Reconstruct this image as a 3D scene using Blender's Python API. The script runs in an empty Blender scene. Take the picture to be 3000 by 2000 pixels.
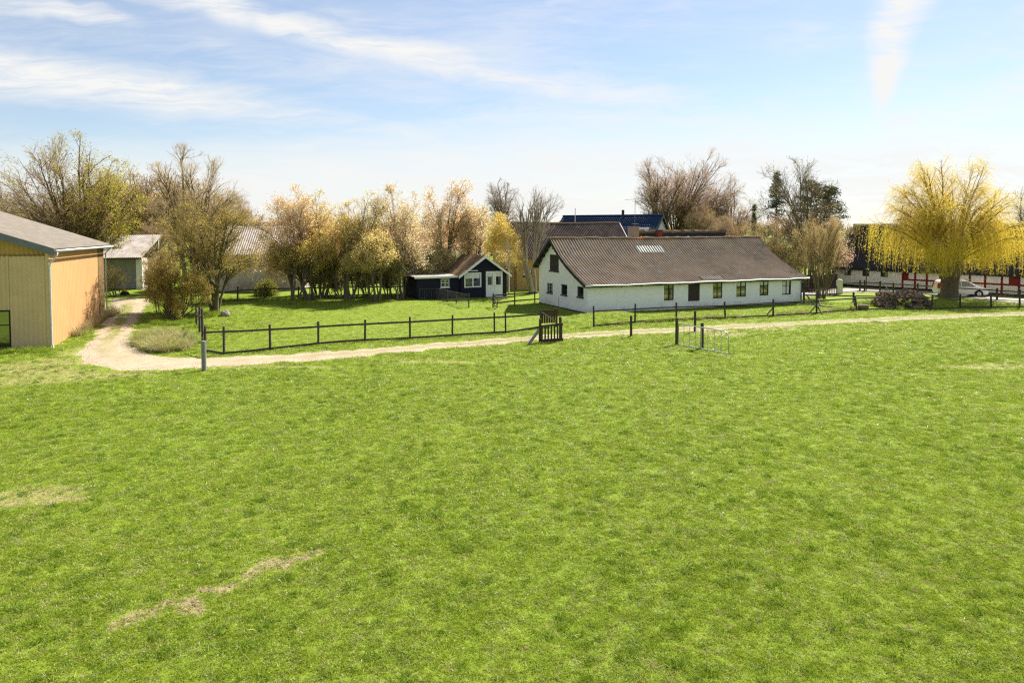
import bpy, bmesh, math, random
import numpy as np
from mathutils import Vector, Matrix, noise as mnoise
random.seed(7)
sc = bpy.context.scene
col = sc.collection
R_ = math.radians

# ------------------------------------------------------------------ camera
CAM = Vector((0.0, 0.0, 7.0))
PITCH = R_(2.7)
FPX, PPY, HOR = 2100.0, 767.0, 668.0          # focal length, principal row and horizon row of a 3000 x 2000 frame
cd = bpy.data.cameras.new('camera'); cam = bpy.data.objects.new('camera', cd); col.objects.link(cam)
cam.location = CAM; cam.rotation_euler = (math.pi/2 - PITCH, 0, 0)
cd.lens = FPX/3000*36; cd.sensor_width = 36; cd.shift_y = -(1000-PPY)/3000
cd.clip_start = 0.2; cd.clip_end = 6000
sc.camera = cam

# ------------------------------------------------------------------ sun, sky, exposure
SUN = Vector((0.455, 0.56, 0.69)).normalized()
sl = bpy.data.lights.new('sun', 'SUN'); so = bpy.data.objects.new('sun', sl); col.objects.link(so)
sl.energy = 4.4; sl.angle = R_(0.6); sl.color = (1.0, 0.93, 0.80)
so.location = (30, 40, 60); so.rotation_euler = (-SUN).to_track_quat('-Z', 'Y').to_euler()
sc.view_settings.view_transform = 'Standard'; sc.view_settings.look = 'None'
sc.view_settings.exposure = 1.58; sc.view_settings.gamma = 1.0
sc.view_settings.use_curve_mapping = False
sc.cycles.use_denoising = False; sc.cycles.filter_width = 1.25
sc.cycles.sample_clamp_indirect = 1.2; sc.cycles.caustics_reflective = False; sc.cycles.caustics_refractive = False; sc.cycles.max_bounces = 8; sc.cycles.diffuse_bounces = 5; sc.cycles.transmission_bounces = 6; sc.cycles.transparent_max_bounces = 8

class NT:
    """tiny helper for node expressions"""
    def __init__(s, tree): s.t = tree; s.n = tree.nodes; s.l = tree.links
    def new(s, typ, **kw):
        n = s.n.new(typ)
        for k, v in kw.items(): setattr(n, k, v)
        return n
    def put(s, sock, v):
        if hasattr(v, 'is_output'): s.l.new(v, sock)
        else: sock.default_value = v
    def m(s, op, a, b=None, c=None, clamp=False):
        n = s.n.new('ShaderNodeMath'); n.operation = op; n.use_clamp = clamp
        for i, v in enumerate((a, b, c)):
            if v is not None: s.put(n.inputs[i], v)
        return n.outputs[0]
    def add(s, a, b): return s.m('ADD', a, b)
    def sub(s, a, b): return s.m('SUBTRACT', a, b)
    def mul(s, a, b): return s.m('MULTIPLY', a, b)
    def div(s, a, b): return s.m('DIVIDE', a, b)
    def smooth(s, v, lo, hi, to0=0.0, to1=1.0):
        n = s.n.new('ShaderNodeMapRange'); n.interpolation_type = 'SMOOTHSTEP'
        s.put(n.inputs[0], v); s.put(n.inputs[1], lo); s.put(n.inputs[2], hi); s.put(n.inputs[3], to0); s.put(n.inputs[4], to1)
        return n.outputs[0]
    def noise(s, vec, scale, detail=4, rough=.55, dist=0.0, dim='3D'):
        n = s.n.new('ShaderNodeTexNoise'); n.noise_dimensions = dim
        s.put(n.inputs['Vector'], vec); n.inputs['Scale'].default_value = scale
        n.inputs['Detail'].default_value = detail; n.inputs['Roughness'].default_value = rough; n.inputs['Distortion'].default_value = dist
        return n.outputs['Fac'] if 'Fac' in n.outputs else n.outputs[0]
    def mapping(s, vec, scale=(1, 1, 1), rot=(0, 0, 0), loc=(0, 0, 0)):
        n = s.n.new('ShaderNodeMapping'); s.put(n.inputs['Vector'], vec)
        n.inputs['Scale'].default_value = scale; n.inputs['Rotation'].default_value = rot; n.inputs['Location'].default_value = loc
        return n.outputs[0]
    def xyz(s, x, y, z):
        n = s.n.new('ShaderNodeCombineXYZ')
        for i, v in enumerate((x, y, z)): s.put(n.inputs[i], v)
        return n.outputs[0]
    def mix(s, f, a, b):
        n = s.n.new('ShaderNodeMix'); n.data_type = 'RGBA'
        s.put(n.inputs[0], f)
        for i, v in ((6, a), (7, b)):
            if isinstance(v, tuple) and len(v) == 3: v = (*v, 1)
            s.put(n.inputs[i], v)
        return n.outputs[2]
    def ramp(s, f, stops):
        n = s.n.new('ShaderNodeValToRGB'); e = n.color_ramp.elements
        while len(e) < len(stops): e.new(.5)
        for i, (p, c) in enumerate(stops): e[i].position = p; e[i].color = (*c, 1)
        s.put(n.inputs[0], f); return n.outputs[0]

w = bpy.data.worlds.new('World'); sc.world = w; w.use_nodes = True
w.node_tree.nodes.clear(); N = NT(w.node_tree)
out = N.new('ShaderNodeOutputWorld'); bg = N.new('ShaderNodeBackground')
sky = N.new('ShaderNodeTexSky'); sky.sky_type = 'NISHITA'; sky.sun_disc = False
sky.sun_elevation = math.asin(SUN.z); sky.sun_rotation = math.atan2(SUN.x, SUN.y)
sky.altitude = 50; sky.air_density = 1.0; sky.dust_density = 0.35; sky.ozone_density = 3.6
tc = N.new('ShaderNodeTexCoord'); sp = N.new('ShaderNodeSeparateXYZ'); N.l.new(tc.outputs['Generated'], sp.inputs[0])
X, Y, Z = sp.outputs
yy = N.m('MAXIMUM', N.m('ABSOLUTE', Y), 0.12)
U = N.div(X, yy); V = N.div(Z, yy)              # tangent of azimuth / of elevation: cirrus streaks run across the whole dome
uv = N.xyz(U, V, N.mul(Y, .3))
wob = N.sub(N.noise(uv, 2.2, 4, .55), .5)
wob2 = N.sub(N.noise(uv, 7.0, 3, .6), .5)
wob3 = N.sub(N.noise(uv, 22.0, 4, .65), .5)
Vd = N.add(V, N.add(N.add(N.mul(wob, .06), N.mul(wob2, .022)), N.mul(wob3, .008)))
Ud = N.add(U, N.add(N.mul(wob, .10), N.add(N.mul(wob2, .03), N.mul(wob3, .010))))
def pu(px): return (px-1500)/FPX
def pv(py): return (HOR-py)/FPX
def band(p0, p1, w0, w1, soft0=.25, soft1=.25, above=1.0):
    """a cirrus streak from p0 to p1 (tangent coordinates), half widths w0 to w1"""
    (u0, v0), (u1, v1) = (pu(p0[0]), pv(p0[1])), (pu(p1[0]), pv(p1[1]))
    L = math.hypot(u1-u0, v1-v0); du, dv = (u1-u0)/L, (v1-v0)/L
    a = N.add(N.mul(N.sub(Ud, u0), du), N.mul(N.sub(Vd, v0), dv))
    d = N.sub(N.mul(N.sub(Vd, v0), du), N.mul(N.sub(Ud, u0), dv))
    f = N.div(a, L)
    wd = N.add(N.mul(N.m('MINIMUM', N.m('MAXIMUM', f, 0.0), 1.0), (w1-w0)/FPX), w0/FPX)
    k = N.smooth(N.div(N.m('ABSOLUTE', d), wd), 1.0, 0.0)
    e = N.mul(N.smooth(f, -soft0, soft0*.6), N.smooth(f, 1+soft1, 1-soft1))
    return N.mul(k, e)
st = N.noise(N.mapping(N.xyz(Ud, Vd, N.mul(Y, .3)), (2.0, 14.0, 1.0), (0, 0, R_(13))), 3.2, 8, .66, .8)
st2 = N.noise(N.mapping(uv, (1.4, 7.0, 1.0), (0, 0, R_(15))), 1.7, 5, .6, .3)
cl = None
for args, k in [(((-500, 150), (850, 335), 190, 110, .1, .3), .95), (((300, 270), (1500, 450), 110, 60, .3, .3), .6),
                (((300, -70), (800, 85), 120, 95, .1, .25), .9), (((700, 60), (1500, 225), 95, 110, .2, .25), .85), (((1300, 190), (2100, 330), 110, 120, .3, .3), .75),
                (((-150, -40), (420, 85), 100, 45, .1, .25), .85), (((450, 120), (1500, 330), 150, 170, .3, .3), .42),
                (((2720, -260), (2585, 110), 230, 125, .1, .3), 1.3), (((2600, 20), (2545, 350), 150, 60, .3, .35), 1.15), (((2570, -200), (2510, 480), 230, 150, .2, .3), .4),
                (((2480, 420), (3300, 170), 90, 170, .3, .1), .7), (((1300, 330), (2500, 360), 130, 150, .3, .3), .55),
                (((1600, 20), (1780, -40), 35, 50, .2, .3), .5), (((2900, 60), (3500, -100), 60, 160, .3, .1), .4)]:
    b = N.mul(band(*args), k); cl = b if cl is None else N.m('MAXIMUM', cl, b)
cl = N.mul(cl, N.add(.45, N.mul(N.smooth(N.add(N.mul(st, .75), N.mul(st2, .4)), .36, .72), .78)))
veil = N.add(.20, N.mul(N.smooth(N.add(N.mul(st2, .6), N.mul(st, .4)), .40, .72), .42))                        # thin high veil everywhere
low = N.smooth(N.add(N.sub(V, N.mul(N.smooth(U, -.5, .1), .035)), N.add(N.mul(wob, .07), N.mul(N.sub(st2, .5), .06))), .165, .055)    # cloud sheet towards the horizon
cl = N.m('MAXIMUM', N.m('MAXIMUM', cl, veil), N.mul(N.mul(low, .97), N.add(.74, N.mul(N.smooth(st, .3, .65), .26))), clamp=True)
upw = N.smooth(Z, -.02, .02)
cl = N.mul(cl, upw)
skyc = N.mix(cl, sky.outputs[0], (6.7, 6.7, 6.62))
N.l.new(skyc, bg.inputs[0]); bg.inputs[1].default_value = 0.0465; N.l.new(bg.outputs[0], out.inputs[0])

# ------------------------------------------------------------------ rays and terrain
def ray(px, py):
    a = (px-1500)/FPX; b = (PPY-py)/FPX
    f = Vector((0, math.cos(PITCH), -math.sin(PITCH))); u = Vector((0, math.sin(PITCH), math.cos(PITCH)))
    return f + Vector((a, 0, 0)) + u*b
def at(px, py, Y):
    d = ray(px, py); return CAM + d*(Y/d.y)
CT = np.array([(-30, 36, 0), (-22, 36, 0), (-27, 41.5, .05), (-30, 50, .95), (-27.5, 52, 1.0), (-25, 46, .45), (-22, 49, .55), (-22, 58, .85), (-31, 60, 1.0), (-18, 50, .3), (-14, 54, .4), (-16, 40, 0),
    (-12, 62, .6), (-3, 66, .55), (-8, 56, .35), (-6, 50, .12), (0, 46, 0), (0, 54, .1), (6, 57, .12), (3, 65, .15), (-20, 70, .8), (-8, 75, .6), (5, 75, .5),
    (16, 60, .1), (27, 66, .12), (20, 50, 0), (30, 52, 0), (43, 57, 0), (36, 62, .0), (43, 70, .2), (44, 74, -.1), (35, 78, 0), (40, 86, 0), (58, 72, 0), (55, 60, 0), (38, 66, .05),
    (-40, 20, 0), (-20, 20, 0), (0, 25, 0), (0, 10, 0), (20, 25, 0), (40, 25, 0), (60, 45, 0), (-60, 40, .1), (-45, 60, .9), (-50, 90, 1.2), (-20, 95, 1.2), (20, 95, .5), (60, 95, .2), (0, 36, 0), (-10, 32, 0), (12, 40, 0), (26, 40, 0), (0, -10, 0), (30, -10, 0), (-30, -10, 0),
    (0, 160, 1.5), (-120, 150, 3), (120, 150, 0), (-80, 0, 0), (80, 0, 0), (0, -80, 0), (0, 400, 2), (-300, 300, 4), (300, 300, 0), (-400, 0, 0), (400, 0, 0), (0, -400, 0)], float)
BUMP = [(8.0, 54.6, 1.5, .42), (5.6, 54.2, 1.3, .18), (-24.8, 47.0, 1.6, .1)]
def HN(x, y):
    x = np.asarray(x, float); y = np.asarray(y, float)
    num = np.zeros_like(x); den = np.zeros_like(x)
    for cx, cy, cz in CT:
        wt = 1/((x-cx)**2 + (y-cy)**2 + 9.0)**1.6
        num += wt*cz; den += wt
    z = num/den
    for bx, by, br, bh in BUMP: z = z + bh*np.exp(-((x-bx)**2 + (y-by)**2)/(2*br*br))
    z = z + .045*np.sin(x*.31+1.3)*np.sin(y*.27+.4) + .02*np.sin(x*.9+y*.5)*np.sin(y*.83-.3*x)
    return z
_hx = np.arange(-75, 95.01, .5); _hy = np.arange(4, 130.01, .5)
_HG = HN(*np.meshgrid(_hx, _hy, indexing='ij')).tolist()
def H(x, y):
    fx, fy = (x+75)*2, (y-4)*2; i, j = int(math.floor(fx)), int(math.floor(fy))
    if i < 0 or j < 0 or i >= len(_hx)-1 or j >= len(_hy)-1: return float(HN(np.array([x]), np.array([y]))[0])
    u, v = fx-i, fy-j; a, b = _HG[i], _HG[i+1]
    return (a[j]*(1-v)+a[j+1]*v)*(1-u)+(b[j]*(1-v)+b[j+1]*v)*u
def G(px, py):
    d = ray(px, py); k = 6.0; prev = k
    while k < 300:
        p = CAM + d*k
        if p.z < H(p.x, p.y): break
        prev = k; k *= 1.02
    lo, hi = prev, k
    for _ in range(22):
        mid = (lo+hi)/2; p = CAM + d*mid
        if p.z < H(p.x, p.y): hi = mid
        else: lo = mid
    p = CAM + d*hi; return Vector((p.x, p.y, H(p.x, p.y)))

# ------------------------------------------------------------------ materials
MATS = {}
def mat(name, c1, c2=None, scale=3.0, rough=.8, bump=0.0, bscale=None, spec=.25, metal=0.0, stretch=(1, 1, 1), c3=None, scale3=.4, f3=(.5, .75), detail=5, lo=.3, hi=.7, isl=0.0):
    m = bpy.data.materials.new(name); m.use_nodes = True; n = NT(m.node_tree); MATS[name] = m
    b = m.node_tree.nodes['Principled BSDF']; b.inputs['Roughness'].default_value = rough
    b.inputs['Specular IOR Level'].default_value = spec; b.inputs['Metallic'].default_value = metal
    tcn = n.new('ShaderNodeTexCoord').outputs['Object']
    c2 = c2 or tuple(v*.8 for v in c1)
    vec = n.mapping(tcn, stretch)
    f = n.noise(vec, scale, detail, .6)
    c = n.ramp(f, [(lo, c1), (hi, c2)])
    if c3:
        g = n.noise(tcn, scale3, 6, .65, .5); c = n.mix(n.smooth(g, *f3), c, c3)
    if isl:
        gi = n.new('ShaderNodeNewGeometry').outputs['Random Per Island']
        hv = n.new('ShaderNodeHueSaturation'); n.l.new(c, hv.inputs['Color']); n.l.new(n.add(1-isl, n.mul(gi, 2*isl)), hv.inputs['Value']); c = hv.outputs[0]
    n.l.new(c, b.inputs['Base Color'])
    if bump:
        bn = n.new('ShaderNodeBump'); bn.inputs['Strength'].default_value = 1; bn.inputs['Distance'].default_value = bump
        n.l.new(n.noise(vec, bscale or scale*3, 5, .65), bn.inputs['Height']); n.l.new(bn.outputs[0], b.inputs['Normal'])
    return m
def leafmat(name, stops, trans=.45, pscale=.35, isl=.55, rough=.6):
    """colour varies leaf by leaf and in loose patches; light passes through"""
    m = bpy.data.materials.new(name); m.use_nodes = True; n = NT(m.node_tree); MATS[name] = m
    n.n.clear(); o = n.new('ShaderNodeOutputMaterial')
    ge = n.new('ShaderNodeNewGeometry'); f = n.noise(ge.outputs['Position'], pscale, 3, .6)
    f = n.add(n.mul(n.smooth(f, .3, .7), 1-isl), n.mul(ge.outputs['Random Per Island'], isl))
    c = n.ramp(f, stops)
    d = n.new('ShaderNodeBsdfPrincipled'); d.inputs['Roughness'].default_value = rough; d.inputs['Specular IOR Level'].default_value = .25
    t = n.new('ShaderNodeBsdfTranslucent'); n.l.new(c, d.inputs['Base Color']); n.l.new(c, t.inputs['Color'])
    mx = n.new('ShaderNodeMixShader'); mx.inputs[0].default_value = trans
    n.l.new(d.outputs[0], mx.inputs[1]); n.l.new(t.outputs[0], mx.inputs[2]); n.l.new(mx.outputs[0], o.inputs[0])
    return m
def glassmat(name, base=(.02, .022, .02), refl=.28, tint=(.9, .95, 1)):
    m = bpy.data.materials.new(name); m.use_nodes = True; n = NT(m.node_tree); MATS[name] = m
    n.n.clear(); o = n.new('ShaderNodeOutputMaterial')
    d = n.new('ShaderNodeBsdfDiffuse'); d.inputs[0].default_value = (*base, 1)
    g = n.new('ShaderNodeBsdfGlossy'); g.inputs['Roughness'].default_value = .04; g.inputs[0].default_value = (*tint, 1)
    fr = n.new('ShaderNodeFresnel'); fr.inputs[0].default_value = 1.5
    bn = n.new('ShaderNodeBump'); bn.inputs['Distance'].default_value = .004
    n.l.new(n.noise(n.new('ShaderNodeTexCoord').outputs['Object'], 1.6, 2), bn.inputs['Height']); n.l.new(bn.outputs[0], g.inputs['Normal'])
    mx = n.new('ShaderNodeMixShader'); n.l.new(n.m('ADD', n.mul(fr.outputs[0], 1.0), refl, clamp=True), mx.inputs[0])
    n.l.new(d.outputs[0], mx.inputs[1]); n.l.new(g.outputs[0], mx.inputs[2]); n.l.new(mx.outputs[0], o.inputs[0])
    return m

# ------------------------------------------------------------------ mesh helpers
def tag(o, label=None, cat=None, group=None, kind=None):
    if label: o['label'] = label
    if cat: o['category'] = cat
    if group: o['group'] = group
    if kind: o['kind'] = kind
    return o
def thing(name, label, cat, loc, group=None):
    o = bpy.data.objects.new(name, None); col.objects.link(o); o.location = loc; o.empty_display_size = .3
    return tag(o, label, cat, group)
def root_loc(p):
    v = Vector((0, 0, 0))
    while p is not None: v = v + p.location; p = p.parent
    return v
def link(name, me, m, parent=None, origin=None):
    if m is not None and not me.materials: me.materials.append(m)
    o = bpy.data.objects.new(name, me); col.objects.link(o); o.parent = parent
    if origin is not None: o.location = Vector(origin) - root_loc(parent)
    return o
class MB:
    def __init__(s): s.v = []; s.f = []
    def add(s, vs, fs):
        k = len(s.v); s.v += [Vector(v) for v in vs]; s.f += [tuple(i+k for i in f) for f in fs]; return s
    def quad(s, a, b, c, d): return s.add((a, b, c, d), ((0, 1, 2, 3),))
    def hexa(s, q):     # 8 corners: bottom loop 0-3, top loop 4-7
        return s.add(q, ((3, 2, 1, 0), (4, 5, 6, 7), (0, 1, 5, 4), (1, 2, 6, 5), (2, 3, 7, 6), (3, 0, 4, 7)))
    def box(s, x0, x1, y0, y1, z0, z1):
        return s.hexa([(x0, y0, z0), (x1, y0, z0), (x1, y1, z0), (x0, y1, z0), (x0, y0, z1), (x1, y0, z1), (x1, y1, z1), (x0, y1, z1)])
    def beam(s, p, q, w, h, up=(0, 0, 1)):
        """rectangular bar from p to q, w wide and h high"""
        p, q = Vector(p), Vector(q); d = (q-p).normalized(); u = Vector(up)
        if abs(d.dot(u)) > .98: u = Vector((0, 1, 0))
        a = d.cross(u).normalized(); b = a.cross(d).normalized()
        a *= w/2; b *= h/2
        return s.hexa([p-a-b, p+a-b, q+a-b, q-a-b, p-a+b, p+a+b, q+a+b, q-a+b])
    def tube(s, pts, rs, n=8, caps=True):
        pts = [Vector(p) for p in pts]; rs = rs if hasattr(rs, '__len__') else [rs]*len(pts)
        k = len(s.v); ref = Vector((.31, .22, .93))
        if abs((pts[-1]-pts[0]).normalized().dot(ref)) > .9: ref = Vector((1, .1, 0))
        for i, p in enumerate(pts):
            d = (pts[min(i+1, len(pts)-1)] - pts[max(i-1, 0)]).normalized()
            a = d.cross(ref).normalized(); b = d.cross(a)
            for j in range(n):
                an = 2*math.pi*j/n; s.v.append(p + (a*math.cos(an) + b*math.sin(an))*rs[i])
        for i in range(len(pts)-1):
            for j in range(n):
                s.f.append((k+i*n+j, k+i*n+(j+1) % n, k+(i+1)*n+(j+1) % n, k+(i+1)*n+j))
        if caps:
            s.f.append(tuple(k+j for j in range(n))[::-1]); e = k+(len(pts)-1)*n; s.f.append(tuple(e+j for j in range(n)))
        return s
    def build(s, name, m, parent=None, smooth=False, bevel=0):
        o0 = root_loc(parent)
        me = bpy.data.meshes.new(name); me.from_pydata([v-o0 for v in s.v], [], s.f)
        bm = bmesh.new(); bm.from_mesh(me)
        bmesh.ops.recalc_face_normals(bm, faces=bm.faces)
        if bevel: bmesh.ops.bevel(bm, geom=[e for e in bm.edges if e.calc_face_angle(0) > .5], offset=bevel, segments=1, affect='EDGES')
        bm.to_mesh(me); bm.free()
        if smooth: me.polygons.foreach_set('use_smooth', [True]*len(me.polygons))
        return link(name, me, m, parent)
    def solo(s, name, m, label, cat, group=None, kind=None, smooth=False, bevel=0, base=None):
        b = Vector(base) if base is not None else Vector((sum(v.x for v in s.v)/len(s.v), sum(v.y for v in s.v)/len(s.v), min(v.z for v in s.v)))
        s.v = [v-b for v in s.v]; o = s.build(name, m, None, smooth, bevel); o.location = b
        return tag(o, label, cat, group, kind)
def mesh_np(name, V, Q, mi=None, smooth=False):
    """mesh from vertex array and quad array"""
    me = bpy.data.meshes.new(name); V = np.ascontiguousarray(V, np.float32); Q = np.ascontiguousarray(Q, np.int32)
    me.vertices.add(len(V)); me.vertices.foreach_set('co', V.ravel())
    me.loops.add(Q.size); me.loops.foreach_set('vertex_index', Q.ravel())
    me.polygons.add(len(Q)); me.polygons.foreach_set('loop_start', np.arange(len(Q), dtype=np.int32)*Q.shape[1])
    if mi is not None: me.polygons.foreach_set('material_index', np.ascontiguousarray(mi, np.int32))
    if smooth: me.polygons.foreach_set('use_smooth', np.ones(len(Q), bool))
    me.update(calc_edges=True); return me

class Frame:
    """a building's own axes: t along the front, s away from the viewer, z up"""
    def __init__(s, o, ang): s.o = Vector(o); s.t = Vector((math.cos(ang), math.sin(ang), 0)); s.s = Vector((-math.sin(ang), math.cos(ang), 0))
    def p(s, t, q, z): return s.o + s.t*t + s.s*q + Vector((0, 0, z))
    def hit(s, px, py, q=0.0):
        d = ray(px, py); k = (q - (CAM-s.o).dot(s.s))/d.dot(s.s); P = CAM + d*k - s.o; return P.dot(s.t), P.z
    def hit_s(s, px, py, t=0.0):
        d = ray(px, py); k = (t - (CAM-s.o).dot(s.t))/d.dot(s.t); P = CAM + d*k - s.o; return P.dot(s.s), P.z
def fbox(m, F, t0, t1, s0, s1, z0, z1):
    return m.hexa([F.p(t0, s0, z0), F.p(t1, s0, z0), F.p(t1, s1, z0), F.p(t0, s1, z0), F.p(t0, s0, z1), F.p(t1, s0, z1), F.p(t1, s1, z1), F.p(t0, s1, z1)])
def interp(prof, x):
    for (a, za), (b, zb) in zip(prof, prof[1:]):
        if a <= x <= b: return za + (zb-za)*(x-a)/(b-a) if b > a else za
    return prof[0][1] if x < prof[0][0] else prof[-1][1]
def wall(m, F, axis, c, th, a0, a1, z0, top, ops=()):
    """wall of thickness th on the plane axis=c with openings (a, b, za, zb); top is a height or a profile"""
    P = (lambda a, d, z: F.p(a, c+d*th, z)) if axis == 't' else (lambda a, d, z: F.p(c+d*th, a, z))
    prof = top if hasattr(top, '__len__') else [(a0, top), (a1, top)]
    cuts = sorted({a0, a1} | {x for o in ops for x in o[:2]} | {x for x, _ in prof if a0 < x < a1})
    for u, v in zip(cuts, cuts[1:]):
        mid = (u+v)/2; zs = [z0]
        for o in sorted((o for o in ops if o[0] <= mid <= o[1]), key=lambda o: o[2]): zs += [o[2], o[3]]
        zs.append(None)
        for lo, hi in zip(zs[::2], zs[1::2]):
            hu, hv = (interp(prof, u), interp(prof, v)) if hi is None else (hi, hi)
            for d in (0, 1): m.quad(P(u, d, lo), P(v, d, lo), P(v, d, hv), P(u, d, hu))
            if hi is None: m.quad(P(u, 0, hu), P(v, 0, hv), P(v, 1, hv), P(u, 1, hu))
        m.quad(P(u, 0, z0), P(v, 0, z0), P(v, 1, z0), P(u, 1, z0))
    for a in (a0, a1): m.quad(P(a, 0, z0), P(a, 1, z0), P(a, 1, interp(prof, a)), P(a, 0, interp(prof, a)))
    for a, b, za, zb in ops:
        m.quad(P(a, 0, za), P(b, 0, za), P(b, 1, za), P(a, 1, za)); m.quad(P(a, 0, zb), P(b, 0, zb), P(b, 1, zb), P(a, 1, zb))
        m.quad(P(a, 0, za), P(a, 1, za), P(a, 1, zb), P(a, 0, zb)); m.quad(P(b, 0, za), P(b, 1, za), P(b, 1, zb), P(b, 0, zb))
    return m
def window(parent, F, axis, c, op, frame_m, glass_m, nv=2, nh=1, fw=.06, inset=.07, sill=None, sgn=1, name='window'):
    """frame, mullions and one object for each pane, set into the opening; sill is a material or None"""
    a, b, za, zb = op; e = .003; a += e; b -= e; za += e; zb -= e
    def bx(m, u0, u1, d0, d1, z0, z1):
        d0, d1 = c+sgn*d0, c+sgn*d1
        return fbox(m, F, u0, u1, d0, d1, z0, z1) if axis == 't' else fbox(m, F, d0, d1, u0, u1, z0, z1)
    m = MB(); i0, i1 = inset, inset+.05
    bx(m, a, a+fw, i0, i1, za, zb); bx(m, b-fw, b, i0, i1, za, zb)
    bx(m, a+fw, b-fw, i0, i1, za, za+fw); bx(m, a+fw, b-fw, i0, i1, zb-fw, zb)
    wd = (b-a-2*fw); hg = zb-za-2*fw
    for k in range(1, nv): x = a+fw+wd*k/nv; bx(m, x-fw*.5, x+fw*.5, i0-.004, i1, za+fw, zb-fw)
    hs = [k/nh for k in range(1, nh)] if not isinstance(nh, tuple) else list(nh)
    for h in hs: z = za+fw+hg*h; bx(m, a+fw, b-fw, i0+.006, i1-.002, z-fw*.32, z+fw*.32)
    W = m.build(name, frame_m, parent)
    zz = [0]+hs+[1]
    for k in range(nv):
        for h0, h1 in zip(zz, zz[1:]):
            g = MB(); bx(g, a+fw+wd*k/nv, a+fw+wd*(k+1)/nv, i0+.02, i0+.03, za+fw+hg*h0, za+fw+hg*h1); g.build('pane', glass_m, W)
    if sill:
        g = MB(); bx(g, a-.06, b+.06, -.06, .02, za-.09, za-.005); g.build('sill', sill, W)
    return W
def corr_roof(F, t0, t1, prof, pitch, amp, sub=4, flip=1, sag=0.0, seg=6):
    """corrugated sheeting over a profile [(s, z)...], waves running down the slope; returns V, Q"""
    # smooth the profile a little and resample
    ps = []
    for (a, za), (b, zb) in zip(prof, prof[1:]):
        for k in range(sub): ps.append((a+(b-a)*k/sub, za+(zb-za)*k/sub))
    ps.append(prof[-1]); ps = np.array(ps)
    d = np.gradient(ps, axis=0); nrm = np.stack([-d[:, 1], d[:, 0]], 1); nrm /= np.linalg.norm(nrm, axis=1)[:, None]
    if nrm[:, 1].mean() < 0: nrm = -nrm
    n = int((t1-t0)/pitch*seg); ts = np.linspace(t0, t1, n+1)
    wv = amp*np.cos((ts-t0)/pitch*2*np.pi)
    sg = -sag*np.sin((ts-t0)/(t1-t0)*np.pi)**2 + sag*.5*np.sin((ts-t0)/(t1-t0)*9.0)*.5
    S = ps[None, :, 0] + wv[:, None]*nrm[None, :, 0]; Zz = ps[None, :, 1] + wv[:, None]*nrm[None, :, 1] + sg[:, None]
    o = np.array(F.o); tv = np.array(F.t); sv = np.array(F.s)
    V = o + ts[:, None, None]*tv + S[:, :, None]*sv + Zz[:, :, None]*np.array([0, 0, 1.0])
    k = len(ps); i = np.arange(n)[:, None]*k + np.arange(k-1)[None, :]; i = i.ravel()
    Q = np.stack([i, i+k, i+k+1, i+1], 1)
    return V.reshape(-1, 3), Q
def put_np(name, V, Q, m, parent, smooth=False):
    o0 = np.array(root_loc(parent)); me = mesh_np(name, V-o0, Q, smooth=smooth); return link(name, me, m, parent)
def slab(m, F, t0, t1, prof, th):
    """flat boards under a roof profile"""
    for (a, za), (b, zb) in zip(prof, prof[1:]):
        m.hexa([F.p(t0, a, za-th), F.p(t1, a, za-th), F.p(t1, b, zb-th), F.p(t0, b, zb-th), F.p(t0, a, za), F.p(t1, a, za), F.p(t1, b, zb), F.p(t0, b, zb)])
    return m
# ------------------------------------------------------------------ ground
def blob_mask(x, y, blobs):
    m = np.zeros_like(x)
    for bx, by, rx, ry in blobs:
        d = ((x-bx)/rx)**2 + ((y-by)/ry)**2
        m = np.maximum(m, np.clip(1.25-d*.6, 0, 1))
    return m
BARE = []
for cx, cy, r in [(215, 915, .26), (270, 880, .30), (320, 850, .24), (390, 830, .24), (500, 790, .16), (640, 720, .17), (760, 770, .2), (860, 690, .22), (900, 720, .16), (960, 775, .22), (880, 800, .2), (1000, 600, .2), (1090, 590, .2), (1180, 585, .24), (1300, 550, .2), (1440, 460, .22), (1520, 400, .24), (1590, 340, .26), (1700, 320, .28), (1780, 350, .3), (1860, 310, .26), (1960, 280, .22), (2050, 245, .24), (2100, 230, .2)]:
    g = G(300+cx/3.36, 1550+cy/3.36); BARE.append((g.x, g.y, r*.95, r*.85))
for px, py, r in [(30, 1478, .55), (-40, 1490, .5), (130, 1440, .35), (150, 1470, .5), (215, 1462, .45), (80, 1425, .25), (60, 1395, .2), (190, 1390, .2)]:
    g = G(px, py); BARE.append((g.x, g.y, r*.75, r*.45))
THIN = []          # worn, thin or straw coloured grass
for px, py, rx, ry in [(2110, 975, 1.6, 1.6), (2180, 955, 2.0, 1.5), (2060, 965, 1.2, 1.2), (2260, 960, 2.0, 1.2), (2900, 1075, 2.2, .6), (60, 1085, 3.2, 1.5), (180, 1105, 2.6, 1.2), (-60, 1120, 3.0, 1.2), (300, 1098, 2.5, .8), (110, 1450, 1.2, .7), (640, 1075, 2.5, .5), (170, 1060, 1.6, 1.0), (230, 1030, .8, 1.2), (1290, 1060, 2.5, .4), (800, 1075, 3, .35)]:
    g = G(px, py); THIN.append((g.x, g.y, rx, ry))
def axis_lines(lo, hi, f0, f1, step):
    a = list(np.arange(f0, f1+1e-6, step)); s = step; v = f1
    while v < hi: s *= 1.22; v += s; a.append(v)
    s = step; v = f0; b = []
    while v > lo: s *= 1.22; v -= s; b.append(v)
    return np.array(b[::-1]+a)
gx = np.unique(np.concatenate([axis_lines(-3000, 3000, -34, 50, .5), np.arange(-14, -2.4, .13)])); gy = np.unique(np.concatenate([axis_lines(-3000, 3000, 8, 70, .5), np.arange(11.5, 21, .13)]))
GX, GY = np.meshgrid(gx, gy, indexing='ij'); gz = HN(GX, GY)
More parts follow.
